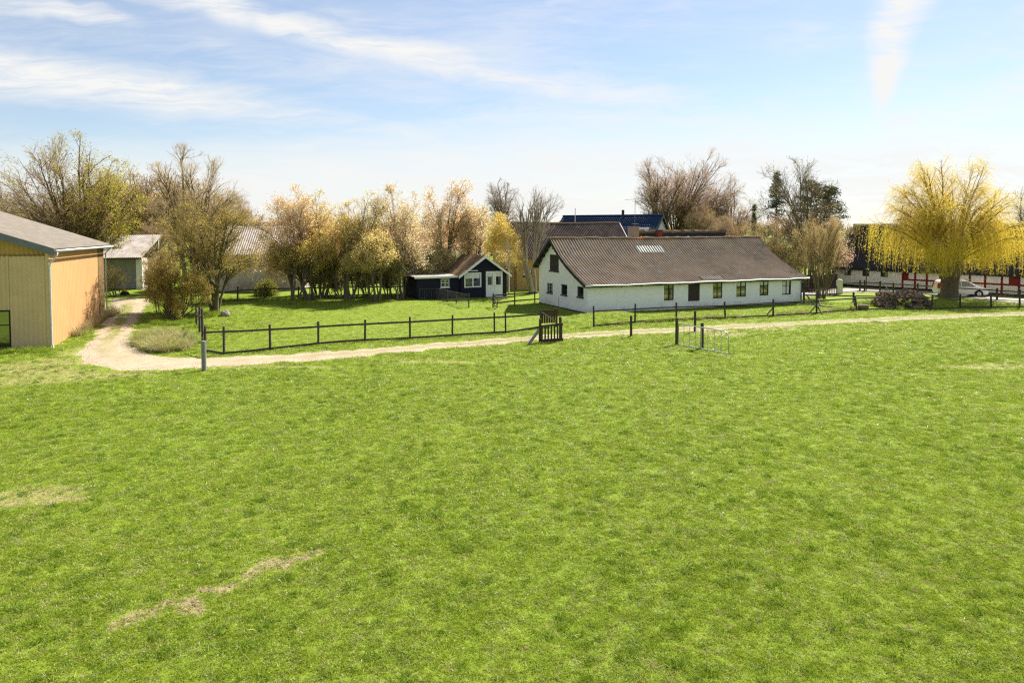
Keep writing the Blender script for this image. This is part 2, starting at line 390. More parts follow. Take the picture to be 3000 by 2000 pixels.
k = len(gy); i = (np.arange(len(gx)-1)[:, None]*k + np.arange(k-1)[None, :]).ravel()
gm = mesh_np('ground', np.stack([GX, GY, gz], -1).reshape(-1, 3), np.stack([i, i+k, i+k+1, i+1], 1), smooth=True)
rng = np.random.default_rng(3)
for nm, arr in (('bare', blob_mask(GX, GY, BARE)), ('thin', blob_mask(GX, GY, THIN))):
    a = gm.attributes.new(nm, 'FLOAT', 'POINT'); a.data.foreach_set('value', np.ascontiguousarray(arr.ravel(), np.float32))
m = bpy.data.materials.new('grass_ground'); m.use_nodes = True; n = NT(m.node_tree); bs = m.node_tree.nodes['Principled BSDF']
bs.inputs['Roughness'].default_value = .9; bs.inputs['Specular IOR Level'].default_value = .1
pos = n.new('ShaderNodeNewGeometry').outputs['Position']
big = n.noise(pos, .11, 4, .6); midn = n.noise(pos, .9, 5, .6); fine = n.noise(pos, 9.0, 6, .7); vf = n.noise(n.mapping(pos, (1, .6, 1)), 2.6, 6, .7)
c = n.ramp(n.add(n.mul(fine, .55), n.mul(vf, .45)), [(.3, (.095, .135, .014)), (.5, (.155, .215, .02)), (.68, (.205, .26, .032))])
c = n.mix(n.smooth(midn, .45, .75), c, (.155, .20, .024))
c = n.mix(n.mul(n.smooth(big, .4, .7), .4), c, (.135, .215, .016))
at_ = lambda nm: n.new('ShaderNodeAttribute', attribute_name=nm).outputs['Fac']
th = n.smooth(n.add(at_('thin'), n.mul(n.sub(midn, .5), .9)), .35, .95)
c = n.mix(n.mul(th, .6), c, n.ramp(fine, [(.3, (.20, .19, .05)), (.7, (.36, .32, .15))]))
br = n.mul(.8, n.smooth(n.add(at_('bare'), n.add(n.mul(n.sub(n.noise(pos, 3.2, 4, .6), .5), 2.2), n.mul(n.sub(vf, .5), 1.8))), .6, .95))
c = n.mix(br, c, n.ramp(n.add(n.mul(fine, .6), n.mul(n.noise(pos, 28, 4, .7), .4)), [(.32, (.10, .078, .042)), (.5, (.24, .19, .105)), (.66, (.42, .35, .20))]))
# field beyond the farm: pale stubble and young corn
sx = n.new('ShaderNodeSeparateXYZ'); n.l.new(pos, sx.inputs[0])
n.l.new(c, bs.inputs['Base Color'])
bn = n.new('ShaderNodeBump'); bn.inputs['Distance'].default_value = .05; n.l.new(n.add(fine, n.mul(vf, 1.6)), bn.inputs['Height']); n.l.new(bn.outputs[0], bs.inputs['Normal'])
go = link('ground', gm, m); tag(go, 'sunlit green pasture and lawn reaching under the farm buildings', None, None, 'structure')

# ------------------------------------------------------------------ gravel track
PAIRS = [((3300, 899), (3300, 908), 1), ((3150, 906), (3150, 917), 1), ((3000, 912.5), (3000, 924), 1), ((2800, 920), (2800, 932), 1), ((2600, 929), (2600, 941), 1), ((2400, 939), (2400, 950), 1), ((2200, 948), (2200, 961), 1), ((2000, 958), (2000, 972), .9), ((1800, 968), (1800, 983), .9), ((1640, 977), (1640, 993), .8),
    ((1500, 987), (1500, 1005), .6), ((1300, 1002), (1300, 1021), .5), ((1000, 1027), (1000, 1052), .35), ((800, 1038), (800, 1065), .2), ((600, 1047), (600, 1077), .1), ((500, 1045), (480, 1087), 0), ((440, 1036), (400, 1088), 0), ((410, 1022), (310, 1082), .1), ((392, 1005), (235, 1065), .2), ((387, 990), (215, 1040), .25), ((389, 975), (262, 995), .6), ((400, 950), (283, 965), 1), ((414, 926), (303, 930), 1), ((428, 905), (311, 905), .9), ((440, 888), (316, 890), .3), ((453, 874), (318, 876), 0)]
tr = [(np.array(G(*a)), np.array(G(*b)), q) for a, b, q in PAIRS]
rows = []
for (a, b, q), (a2, b2, q2) in zip(tr, tr[1:]):
    L = max(np.linalg.norm(a2-a), np.linalg.norm(b2-b)); ns = max(2, int(L/.3))
    for k in range(ns): f = k/ns; rows.append((a+(a2-a)*f, b+(b2-b)*f, q+(q2-q)*f))
rows.append(tr[-1])
NC = 10; TV = []; TA = []; TM = []
for j, (a, b, q) in enumerate(rows):
    ja = .16*math.sin(j*1.7)+.14*math.sin(j*.53+1)+random.uniform(-.2, .2); jb = .16*math.sin(j*1.3+2)+.14*math.sin(j*.61)+random.uniform(-.2, .2)
    d = (b-a)/max(np.linalg.norm(b-a), .1); a = a-d*ja; b = b+d*jb
    for c_ in range(NC+1): TV.append(a+(b-a)*c_/NC); TA.append(c_/NC); TM.append(q)
TV = np.array(TV); TA = np.array(TA)
TV[:, 2] = HN(TV[:, 0], TV[:, 1]) + .022*np.where((TA > .01) & (TA < .99), 1, -.6) + .015*np.cos((TA-.5)*2*math.pi)*np.where((TA > .01) & (TA < .99), 1, 0)
k = NC+1; i = (np.arange(len(rows)-1)[:, None]*k + np.arange(NC)[None, :]).ravel()
tm = mesh_np('gravel_track', TV, np.stack([i, i+k, i+k+1, i+1], 1), smooth=True)
for nm, arr in (('across', TA), ('strip', np.array(TM))):
    a = tm.attributes.new(nm, 'FLOAT', 'POINT'); a.data.foreach_set('value', np.ascontiguousarray(arr, np.float32))
m = bpy.data.materials.new('gravel'); m.use_nodes = True; n = NT(m.node_tree); bs = m.node_tree.nodes['Principled BSDF']; bs.inputs['Roughness'].default_value = .95; bs.inputs['Specular IOR Level'].default_value = .1
pos = n.new('ShaderNodeNewGeometry').outputs['Position']
at_ = lambda nm: n.new('ShaderNodeAttribute', attribute_name=nm).outputs['Fac']
f1 = n.noise(pos, 14, 6, .75); f2 = n.noise(pos, .8, 5, .6)
c = n.ramp(n.add(n.mul(f1, .7), n.mul(f2, .3)), [(.32, (.17, .13, .085)), (.48, (.33, .265, .185)), (.7, (.50, .42, .31))])
ac = n.m('ABSOLUTE', n.sub(at_('across'), .5))
mid = n.mul(n.smooth(n.add(ac, n.mul(n.sub(f2, .5), .16)), .21, .09), at_('strip'))
c = n.mix(n.mul(n.m('MINIMUM', n.mul(mid, 1.4), 1.0), n.smooth(n.noise(pos, 5, 4, .7), .25, .5)), c, n.ramp(f1, [(.3, (.12, .13, .03)), (.7, (.25, .24, .085))]))
ed = n.smooth(n.add(ac, n.mul(n.sub(n.noise(pos, 2.2, 5, .7), .5), .22)), .40, .52)
c = n.mix(n.mul(ed, .75), c, n.ramp(f1, [(.3, (.17, .14, .045)), (.7, (.27, .24, .11))]))
n.l.new(c, bs.inputs['Base Color'])
bn = n.new('ShaderNodeBump'); bn.inputs['Distance'].default_value = .02; n.l.new(f1, bn.inputs['Height']); n.l.new(bn.outputs[0], bs.inputs['Normal'])
to = link('gravel_track', tm, m); tag(to, 'pale two rut gravel farm track curving past the barn', None, None, 'structure')
TRX = TV.reshape(len(rows), NC+1, 3)[:, :, :2]
def on_track(x, y, grow=0.0):
    """mask of points lying on the track"""
    res = np.zeros(len(x), bool); res2 = np.zeros(len(x), bool)
    for j in range(0, len(rows)-1):
        a, b = TRX[j, 0], TRX[j, -1]; c2 = (a+b)/2; h = np.linalg.norm(b-a)/2; d = (b-a)/(2*h); nrm = np.array([-d[1], d[0]])
        step = max(np.linalg.norm(TRX[j+1, 0]-a), np.linalg.norm(TRX[j+1, -1]-b))
        px, py = x-c2[0], y-c2[1]; u = px*d[0]+py*d[1]; v = px*nrm[0]+py*nrm[1]
        near = (np.abs(v) < step) & (np.abs(u) < h+grow)
        res |= near
        res2 |= near & (np.abs(u) < h*.28) & (rows[j][2] > .5)
    return res, res2
# ------------------------------------------------------------------ building materials
mat('white_render', (.87, .86, .84), (.80, .79, .77), 2.2, .85, .002, 9, c3=(.64, .65, .60), scale3=.55, f3=(.55, .85))
mat('old_white_wall', (.82, .81, .78), (.72, .71, .68), 1.2, .9, .01, 5, c3=(.52, .48, .43), scale3=.5, f3=(.62, .9))
mat('tar_black', (.012, .013, .018), (.022, .022, .028), 4, .6, .004)
mat('black_boards', (.016, .017, .030), (.024, .025, .038), 5, .8, .004, spec=.12, stretch=(1, 1, 4))
mat('white_paint', (.80, .80, .78), (.70, .70, .68), 4, .5)
mat('dark_brown_boards', (.035, .026, .024), (.06, .045, .04), 6, .7, .004, stretch=(4, 4, .6))
mat('fibre_cement_brown', (.315, .245, .18), (.21, .165, .125), .55, .9, .008, 14, c3=(.29, .265, .235), scale3=1.6, f3=(.48, .7), detail=7, spec=0.0)
mat('fibre_cement_dark', (.11, .085, .075), (.055, .045, .042), .8, .9, .008, 14, c3=(.15, .14, .13), scale3=1.2, f3=(.5, .75), detail=7, spec=0.0)
mat('moss_ridge', (.20, .11, .04), (.13, .115, .09), 3, .95, .03, 9, c3=(.42, .16, .03), scale3=1.1, f3=(.58, .66))
mat('clear_sheet', (.44, .43, .39), (.34, .33, .29), 2.0, .4, 0)
mat('worn_sheet', (.30, .27, .22), (.22, .19, .15), 2.0, .8, 0)
mat('zinc', (.62, .63, .63), (.48, .49, .50), 3, .35, metal=.4)
mat('green_iron', (.10, .15, .14), (.07, .10, .10), 3, .5)
mat('black_frame', (.010, .011, .013), (.02, .02, .022), 5, .5)
mat('dark_frame', (.02, .02, .022), (.035, .032, .03), 5, .6)
glassmat('glass_field', (.03, .028, .014), .20)
glassmat('glass_dark', (.012, .014, .016), .12)
mat('curtain', (.75, .74, .70), (.6, .6, .58), 6, .9)
mat('ochre_sheet', (.62, .47, .25), (.54, .40, .205), .7, .55, .002, c3=(.50, .38, .21), scale3=.9, f3=(.5, .8), spec=.3)
mat('orange_sheet', (.53, .30, .135), (.47, .26, .115), .5, .55, .002, c3=(.48, .30, .15), scale3=.7, f3=(.5, .8), spec=.3)
mat('rusty_sheet', (.20, .10, .045), (.16, .13, .05), .8, .8, .004, stretch=(3, 3, .35), c3=(.30, .16, .07), scale3=.6)
mat('grey_cement_roof', (.215, .19, .16), (.13, .115, .098), 2.4, .9, .01, 12, c3=(.18, .15, .12), scale3=6, f3=(.5, .72), detail=8)
mat('blue_grey_board', (.16, .17, .19), (.12, .13, .15), 3, .6)
mat('lime_brick', (.46, .41, .36), (.26, .20, .16), 2.5, .95, .02, 8, c3=(.52, .49, .44), scale3=.8, f3=(.45, .7), detail=7)
mat('ochre_render', (.42, .31, .12), (.33, .24, .09), 1.2, .9, .01, 6)
mat('blue_tile', (.008, .024, .062), (.012, .03, .075), 3, .6, spec=.1)
mat('black_thatch', (.013, .013, .018), (.034, .034, .042), 5, .7, .06, 3.5, c3=(.06, .06, .075), scale3=7, f3=(.6, .68), detail=8)
mat('red_paint', (.19, .010, .018), (.15, .010, .016), 4, .6)
mat('red_hatch', (.17, .03, .016), (.18, .022, .012), 4, .7)
mat('chimney_stone', (.36, .26, .21), (.27, .20, .165), 5, .9, .02, 12)
mat('red_brick', (.20, .05, .035), (.13, .04, .03), 6, .9, .02, 12)
mat('grey_block', (.36, .34, .30), (.28, .26, .235), 1.5, .9, .01, 6)
mat('pale_sheet_roof', (.34, .305, .28), (.23, .195, .17), 1.4, .8, .006, 10, c3=(.42, .385, .36), scale3=1.0, f3=(.4, .7), detail=7)
mat('mast_metal', (.25, .25, .25), (.16, .15, .15), 4, .5, metal=.5)
M = MATS
for nm, z0_, z1_ in (('white_render', .6, .1), ('old_white_wall', .8, .1)):      # splashed dirt and algae at the foot of the walls
    n = NT(M[nm].node_tree); bs = M[nm].node_tree.nodes['Principled BSDF']; src = bs.inputs['Base Color'].links[0].from_socket
    tco = n.new('ShaderNodeTexCoord').outputs['Object']; sx = n.new('ShaderNodeSeparateXYZ'); n.l.new(tco, sx.inputs[0])
    st_ = n.noise(n.mapping(tco, (1, 1, .35)), 1.6, 6, .7); f = n.mul(n.smooth(n.add(sx.outputs[2], n.mul(n.sub(st_, .5), 1.6)), z0_, z1_), n.smooth(n.noise(tco, 5, 5, .7), .3, .6))
    run = n.smooth(n.noise(n.mapping(tco, (5, 5, .25)), 1.3, 5, .7), .60, .78)
    c = n.mix(n.mul(f, .45), src, (.30, .31, .24)); c = n.mix(n.mul(run, .22), c, (.42, .43, .38)); n.l.new(c, bs.inputs['Base Color'])

# ------------------------------------------------------------------ the white farmhouse
HA = math.atan2(.395, .917)
FH = Frame((6.03, 57.0, .05), HA); HL, HW = 22.5, 9.0
fh = thing('farmhouse', 'long low white farmhouse with brown corrugated roof behind the gravel track', 'house', FH.o)
PROF = [(-.4, 2.42), (1.4, 3.16), (2.9, 3.87), (4.3, 4.68), (6.0, 6.02), (9.4, 3.52)]
UND = [(s, z-.22) for s, z in PROF]
def fo(x0, y0, x1, y1):
    a, zb = FH.hit(x0, y0); b, za = FH.hit(x1, y1); return (a, b, za, zb)
fw_ops = [fo(1946, 833, 1974, 879), fo(2089, 827, 2116, 873), fo(2158, 825, 2185.6, 868.6), fo(2226, 822, 2251.5, 864.5), fo(2292, 820, 2317.5, 862.5)]
hatch = fo(2016.5, 832, 2050, 881)
def go_(x0, y0, x1, y1):
    s1, zb = FH.hit_s(x0, y0); s0, za = FH.hit_s(x1, y1); return (s0, s1, za, zb)
g_ops = [go_(1602.5, 828, 1619, 859), go_(1644, 832, 1661.5, 865.5), go_(1691, 838, 1709.5, 872)]
g_hatch = go_(1610.5, 745, 1637, 795)
m = MB(); wall(m, FH, 't', 0, .3, 0, HL, -.4, interp(UND, 0)-.02, fw_ops+[hatch]); m.build('front_wall', M['white_render'], fh)
m = MB(); wall(m, FH, 's', 0, .28, .302, HW-.302, -.4, UND, g_ops+[g_hatch]); m.build('gable_wall', M['white_render'], fh)
m = MB(); wall(m, FH, 's', HL, -.28, .302, HW-.302, -.4, UND); m.build('gable_wall', M['white_render'], fh)
m = MB(); wall(m, FH, 't', HW, -.3, 0, HL, -.4, interp(UND, HW)-.02); m.build('rear_wall', M['white_render'], fh)
m = MB(); fbox(m, FH, -.02, HL+.02, -.025, -.001, -.5, .12); fbox(m, FH, -.025, -.001, 0, HW, -.5, .18); m.build('plinth', M['tar_black'], fh)
# raised plaster fields where openings were walled up
for x0, y0, x1, y1 in [(1784, 839, 1823, 899), (1903, 836, 1904, 895)]:
    a, zb = FH.hit(x0, y0); b, za = FH.hit(x1, y1); m = MB(); fbox(m, FH, a, b, -.018, -.001, za, zb); m.build('blocked_opening', M['white_render'], fh)
for k, o in enumerate(fw_ops):
    Wn = window(fh, FH, 't', 0, o, M['black_frame'], M['glass_field'], 2, (.62,) if k else (.7,), .075, .06)
    if k >= 2:
        wd = (o[1]-o[0])/2
        for q in range(2):
            c = MB(); zt = o[3]-.08
            if k == 4 and q == 1: fbox(c, FH, o[0]+wd+.06, o[0]+wd+.33, .075, .078, o[2]+.1, zt)
            else: fbox(c, FH, o[0]+wd*q+.08, o[0]+wd*(q+1)-.06, .075, .078, o[2]+.1 if k == 4 else o[3]-.38, zt)
            c.build('curtain', M['curtain'], Wn)
    c = MB(); fbox(c, FH, o[0]-.1, o[1]+.1, -.05, .05, o[2]-.07, o[2]-.003); c.build('sill', M['white_render'], Wn)
for k, o in enumerate(g_ops): window(fh, FH, 's', 0, o, M['dark_frame'], M['glass_dark'], 2, 2 if k < 2 else 3, .055, .06, sill=M['tar_black'])
m = MB(); nb = 7
hd = None
for k in range(nb):
    m = MB(); wd = (hatch[1]-hatch[0])/nb
    fbox(m, FH, hatch[0]+wd*k+.008, hatch[0]+wd*(k+1)-.008, .04+.004*(k % 2), .09, hatch[2]+.02, hatch[3]-.02)
    if hd is None: hd = m.build('hatch_door', M['dark_brown_boards'], fh)
    else: m.build('board', M['dark_brown_boards'], hd)
m = MB(); fbox(m, FH, hatch[0]-.12, hatch[1]+.12, -.06, .04, hatch[2]-.09, hatch[2]-.003); m.build('sill', M['white_render'], hd)
gd = None; nb = 5
for k in range(nb):
    wd = (g_hatch[1]-g_hatch[0])/nb; m = MB(); fbox(m, FH, .03+.006*(k % 2), .09, g_hatch[0]+wd*k+.008, g_hatch[0]+wd*(k+1)-.008, g_hatch[2]+.02, g_hatch[3]-.02)
    if gd is None: gd = m.build('loft_hatch', M['dark_brown_boards'], fh)
    else: m.build('board', M['dark_brown_boards'], gd)
m = MB(); fbox(m, FH, -.07, .03, g_hatch[0]-.08, g_hatch[1]+.08, g_hatch[2]-.1, g_hatch[2]-.003); m.build('sill', M['tar_black'], gd)
# roof
V1, Q1 = corr_roof(FH, -.42, HL+.30, PROF[:5], .27, .055, 5, sag=.05, seg=6)
rf = put_np('roof', V1, Q1, M['fibre_cement_brown'], fh, True)
V1, Q1 = corr_roof(FH, -.42, HL+.30, PROF[4:], .27, .055, 3, sag=.05, seg=4); put_np('rear_roof_slope', V1, Q1, M['fibre_cement_brown'], fh, True)
m = MB(); slab(m, FH, -.36, HL+.22, [(s, z-.17) for s, z in PROF], .05); m.build('roof_boarding', M['dark_frame'], fh)
pts = []
for k in range(41):
    t = -.46 + (HL+.8)*k/40; pts.append(FH.p(t, 6.0, 6.03 - .05*math.sin((t+.42)/(HL+.72)*math.pi)**2 + .02*math.sin(t*2.1)))
m = MB(); m.tube(pts, [.13+.02*math.sin(k*1.9) for k in range(41)], 8); m.build('ridge_cap', M['moss_ridge'], rf)
for tt in (-.47, HL+.30):
    m = MB()
    for (a, za), (b, zb) in zip(PROF, PROF[1:]):
        m.hexa([FH.p(tt, a, za-.24), FH.p(tt+.05, a, za-.24), FH.p(tt+.05, b, zb-.24), FH.p(tt, b, zb-.24), FH.p(tt, a, za+.02), FH.p(tt+.05, a, za+.02), FH.p(tt+.05, b, zb+.02), FH.p(tt, b, zb+.02)])
    m.build('bargeboard', M['dark_frame'], rf)
for k in range(5):
    s = 6.4+k*.68; m = MB(); z = interp(UND, s)-.14; fbox(m, FH, -.4, 0, s, s+.1, z, z+.1); m.build('purlin_end', M['dark_frame'], fh)
# a few sheets of clear corrugated plastic let into the roof
def sheet(t0, t1, s0, s1, nm, mt='clear_sheet', lift=.012):
    pr = [(s0, interp(PROF, s0)+lift)] + [(s, z+lift) for s, z in PROF if s0 < s < s1] + [(s1, interp(PROF, s1)+lift)]
    j0 = round((t0+.42)/.27)*.27-.42; j1 = round((t1+.42)/.27)*.27-.42
    V1, Q1 = corr_roof(FH, j0, j1, pr, .27, .055, 2, seg=6)
    tt = (V1 - np.array(FH.o)) @ np.array(FH.t); V1[:, 2] += -.05*np.sin((tt+.42)/(HL+.72)*np.pi)**2 + .0125*np.sin((tt+.42)/(HL+.72)*9.0)
    put_np(nm, V1, Q1, M[mt], rf, True)
sheet(7.75, 10.75, 4.45, 5.15, 'clear_sheet'); sheet(11.2, 13.6, -.1, .45, 'worn_sheet', 'worn_sheet')
gp = [FH.p(-.45+(HL+.9)*k/30, -.5, 2.36+.02*math.sin(k*.9)+.012*math.sin(k*2.3)) for k in range(31)]
m = MB(); m.tube(gp, .065, 8); gut = m.build('gutter', M['white_paint'], rf, True)
for k in range(12):
    t = 1.0+k*1.9; m = MB(); fbox(m, FH, t, t+.05, -.46, -.01, 2.17, 2.24); m.build('gutter_bracket', M['dark_frame'], rf)
a, _ = FH.hit(2346, 840); m = MB(); m.tube([FH.p(a+.25, -.46, 2.30), FH.p(a+.1, -.3, 2.16), FH.p(a, -.08, 2.02), FH.p(a, -.08, -.2)], .045, 8); m.build('downpipe', M['green_iron'], fh, True)
q, z = FH.hit_s(1622, 727); m = MB(); fbox(m, FH, -.14, -.02, q-.09, q+.09, z-.1, z+.1); lb = m.build('wall_lamp', M['dark_frame'], fh)
m = MB(); fbox(m, FH, -.16, -.141, q-.04, q+.04, z-.06, z+.05); m.build('lamp_lens', M['white_paint'], lb)
m = MB(); m.tube([FH.p(-.02, 5.0, -.2), FH.p(-.02, 5.05, .5), FH.p(-.02, 4.98, .95)], .018, 5); m.build('cable', M['grey_block'], fh)

# ------------------------------------------------------------------ ochre corrugated barn on the left
BO = Vector((-26.55, 41.0, -.1)); BA = R_(14.0)            # the side wall runs back, the gable runs out of frame to the left
FB = Frame(BO, BA)                                          # t: along the gable (negative = left), s: along the side wall
bn_ = thing('corrugated_barn', 'ochre corrugated metal barn with grey roof at the left edge', 'barn', FB.o)
BL, BW, EZ, RZ = 10.2, 15.0, 5.93, 8.48
def corr_wall(F, axis, c, a0, a1, z0, zf, pitch, amp, sgn=-1, seg=4):
    n = int((a1-a0)/pitch*seg); A = np.linspace(a0, a1, n+1); wv = amp*np.clip(1.6*np.cos((A-a0)/pitch*2*np.pi), -1, 1)
    Vv = []
    for a, d in zip(A, wv):
        for z in (z0, zf(a)):
            Vv.append(F.p(a, c+sgn*d, z) if axis == 't' else F.p(c+sgn*d, a, z))
    i = np.arange(n)*2
    return np.array([tuple(v) for v in Vv]), np.stack([i, i+2, i+3, i+1], 1)
bwin_a, bwin_zt = FB.hit(31, 907); bwin_b, bwin_zb = FB.hit(-70, 1022)
OPW = (bwin_b, bwin_a, FB.hit(20, 1021)[1], FB.hit(20, 908)[1])
slope = (RZ-EZ)/(BW/2)
gz_ = lambda a: EZ - slope*a if a > -BW/2 else EZ + slope*(a+BW)
V1, Q1 = corr_wall(FB, 't', 0, OPW[1], -.16, -.5, lambda a: 5.55, .24, .034); put_np('gable_cladding', V1, Q1, M['ochre_sheet'], bn_)
V1, Q1 = corr_wall(FB, 't', 0, -BW, OPW[0], -.5, lambda a: 5.55, .24, .034); put_np('gable_cladding', V1, Q1, M['ochre_sheet'], bn_)
V1, Q1 = corr_wall(FB, 't', 0, OPW[0], OPW[1], -.5, lambda a: OPW[2], .24, .034); put_np('gable_cladding', V1, Q1, M['ochre_sheet'], bn_)
V1, Q1 = corr_wall(FB, 't', 0, OPW[0], OPW[1], OPW[3], lambda a: 5.55, .24, .034); put_np('gable_cladding', V1, Q1, M['ochre_sheet'], bn_)
V1, Q1 = corr_wall(FB, 't', .03, -BW, -.16, 5.5, lambda a: gz_(a)-.05, .24, .034); put_np('gable_triangle', V1, Q1, mat('mustard_sheet', (.46, .30, .08), (.38, .24, .065), .8, .6), bn_)
V1, Q1 = corr_wall(FB, 's', 0, .02, BL-1.35, -.5, lambda a: EZ-.05, .24, .022, 1); put_np('side_cladding', V1, Q1, M['orange_sheet'], bn_)
V1, Q1 = corr_wall(FB, 's', 0, BL-1.35, BL, -.5, lambda a: EZ-.05, .24, .022, 1); put_np('weathered_cladding', V1, Q1, M['rusty_sheet'], bn_)
m = MB(); wall(m, FB, 's', -.25, -.1, .3, BL-.1, -.5, EZ-.2); wall(m, FB, 't', .25, .1, -BW+.1, -.3, -.5, [(-BW+.1, EZ-.2), (-BW/2, RZ-.3), (-.3, EZ-.2)], [OPW]); wall(m, FB, 't', BL-.25, .1, -BW+.1, -.3, -.5, [(-BW+.1, EZ-.2), (-BW/2, RZ-.3), (-.3, EZ-.2)]); m.build('inner_wall', M['grey_block'], bn_)
m = MB(); fbox(m, FB, -.16, .025, -.025, .02, -.5, EZ-.12); fbox(m, FB, -.02, .03, .021, .16, -.5, EZ-.12); m.build('corner_trim', M['ochre_sheet'], bn_)
m = MB(); fbox(m, FB, -BW, -.16, -.03, -.022, 5.50, 5.58); m.build('drip_strip', M['rusty_sheet'], bn_)
window(bn_, FB, 't', 0, OPW, M['black_frame'], M['glass_field'], 2, (.62,), .10, .0)
BPR = [(-BW/2, RZ), (.42, EZ-slope*.42)]
# roof as a corrugated sheet: its waves run down the slope, so swap axes
FB2 = Frame(FB.o, BA+math.pi/2)                             # t2 = s, s2 = -t
V1, Q1 = corr_roof(FB2, -.35, BL+.3, [(-.42, EZ-slope*.42+.12), (BW/2, RZ+.12)], .18, .025, 6, seg=4); brf = put_np('roof', V1, Q1, M['grey_cement_roof'], bn_, True)
V1, Q1 = corr_roof(FB2, -.35, BL+.3, [(BW/2, RZ+.12), (BW+.42, EZ-slope*.42+.12)], .18, .025, 6, seg=4); put_np('rear_roof_slope', V1, Q1, M['grey_cement_roof'], bn_, True)
m = MB(); slab(m, FB2, -.3, BL+.25, [(-.38, EZ-slope*.38+.06), (BW/2, RZ+.06), (BW+.38, EZ-slope*.38+.06)], .06); m.build('roof_boarding', M['blue_grey_board'], bn_)
m = MB()
for (a, za), (b, zb) in (((-.44, EZ-slope*.44+.13), (BW/2, RZ+.13)), ((BW/2, RZ+.13), (BW+.44, EZ-slope*.44+.13))):
    m.hexa([FB2.p(-.38, a, za-.38), FB2.p(-.335, a, za-.38), FB2.p(-.335, b, zb-.38), FB2.p(-.38, b, zb-.38), FB2.p(-.38, a, za), FB2.p(-.335, a, za), FB2.p(-.335, b, zb), FB2.p(-.38, b, zb)])
m.build('bargeboard', M['blue_grey_board'], brf)
m = MB(); m.tube([FB.p(.5, -.3, EZ-.14), FB.p(.5, BL+.35, EZ-.14)], .075, 8); m.build('gutter', M['zinc'], brf, True)
m = MB(); m.tube([FB.p(.5, -.12, EZ-.25), FB.p(.48, -.12, EZ-.42), FB.p(.12, -.12, EZ-.85), FB.p(.10, -.12, EZ-1.1), FB.p(.10, -.12, .45), FB.p(.2, -.16, .18), FB.p(.42, -.3, .02)], .055, 8); dp = m.build('downpipe', M['zinc'], bn_, True)
for z in (1.5, 4.1): m = MB(); m.tube([FB.p(.10, -.12, z), FB.p(.10, -.12, z+.06)], .066, 8); m.build('pipe_clip', M['zinc'], dp)
m = MB(); m.tube([FB.p(.5, BL+.05, EZ-.22), FB.p(.1, BL+.08, EZ-.6), FB.p(.1, BL+.08, 0)], .045, 8); m.build('downpipe', M['zinc'], bn_, True)

# ------------------------------------------------------------------ black garden annexe with white trim
SO_ = at(1351, 873, 66); SO_.z = H(SO_.x, SO_.y)-.02
FS = Frame(SO_, R_(25)); sw = FS.hit(1484, 864)[0]
an = thing('garden_annexe', 'small black wooden garden annexe with white gable boards and double door', 'shed', FS.o)
SE = FS.hit(1351, 803)[1]; SR = FS.hit(1418, 751)[1]; SLn = 5.2; sm = sw/2
SPR = [(0, SE), (sm, SR), (sw, SE)]
def so_(x0, y0, x1, y1): a, zb = FS.hit(x0, y0); b, za = FS.hit(x1, y1); return (a, b, za, zb)
w1 = so_(1360, 799, 1410, 841); d1 = so_(1423, 795, 1472, 864)
d1 = (d1[0], d1[1], .06, d1[3])
m = MB(); wall(m, FS, 't', 0, .15, 0, sw, -.3, [(a, z-.06) for a, z in SPR], [w1, d1]); m.build('front_wall', M['black_boards'], an)
m = MB(); wall(m, FS, 's', 0, .15, .152, SLn, -.3, SE-.06); m.build('side_wall', M['black_boards'], an)
m = MB(); wall(m, FS, 's', sw, -.15, .152, SLn, -.3, SE-.06); m.build('side_wall', M['black_boards'], an)
m = MB(); wall(m, FS, 't', SLn+.15, -.15, 0, sw, -.3, [(a, z-.06) for a, z in SPR]); m.build('rear_wall', M['black_boards'], an)
nbd = int(SR/.15)                                             # log-cabin boards on the front, each lapped
for k in range(nbd):
    z = .02+.15*k; zt = z+.135
    if zt > SR-.15: break
    lo, hi = 0.0, sw
    if zt > SE-.1: e = (zt-(SE-.1))/(SR-SE)*sm; lo, hi = e, sw-e
    cuts = [(lo, hi)]
    for o in (w1, d1):
        if z < o[3]+.06 and zt > o[2]-.06:
            nc = []
            for a, b in cuts:
                if o[0]-.06 > a: nc.append((a, min(b, o[0]-.06)))
                if o[1]+.06 < b: nc.append((max(a, o[1]+.06), b))
            cuts = nc
    for a, b in cuts:
        if b-a > .06:
            m = MB(); m.hexa([FS.p(a, -.03, z), FS.p(b, -.03, z), FS.p(b, -.001, z), FS.p(a, -.001, z), FS.p(a, -.012, zt), FS.p(b, -.012, zt), FS.p(b, -.001, zt), FS.p(a, -.001, zt)]); m.build('board', M['black_boards'], an)
W1 = window(an, FS, 't', 0, w1, M['white_paint'], M['glass_dark'], 2, 1, .12, -.03)
for q in range(2):
    a = w1[0]+.14+(w1[1]-w1[0]-.24)/2*q; b = a+(w1[1]-w1[0])/2-.2; m = MB(); fbox(m, FS, a, b, -.014, -.011, w1[3]-.55, w1[3]-.14); m.build('blind', M['curtain'], W1)
dm = (d1[0]+d1[1])/2
door = None
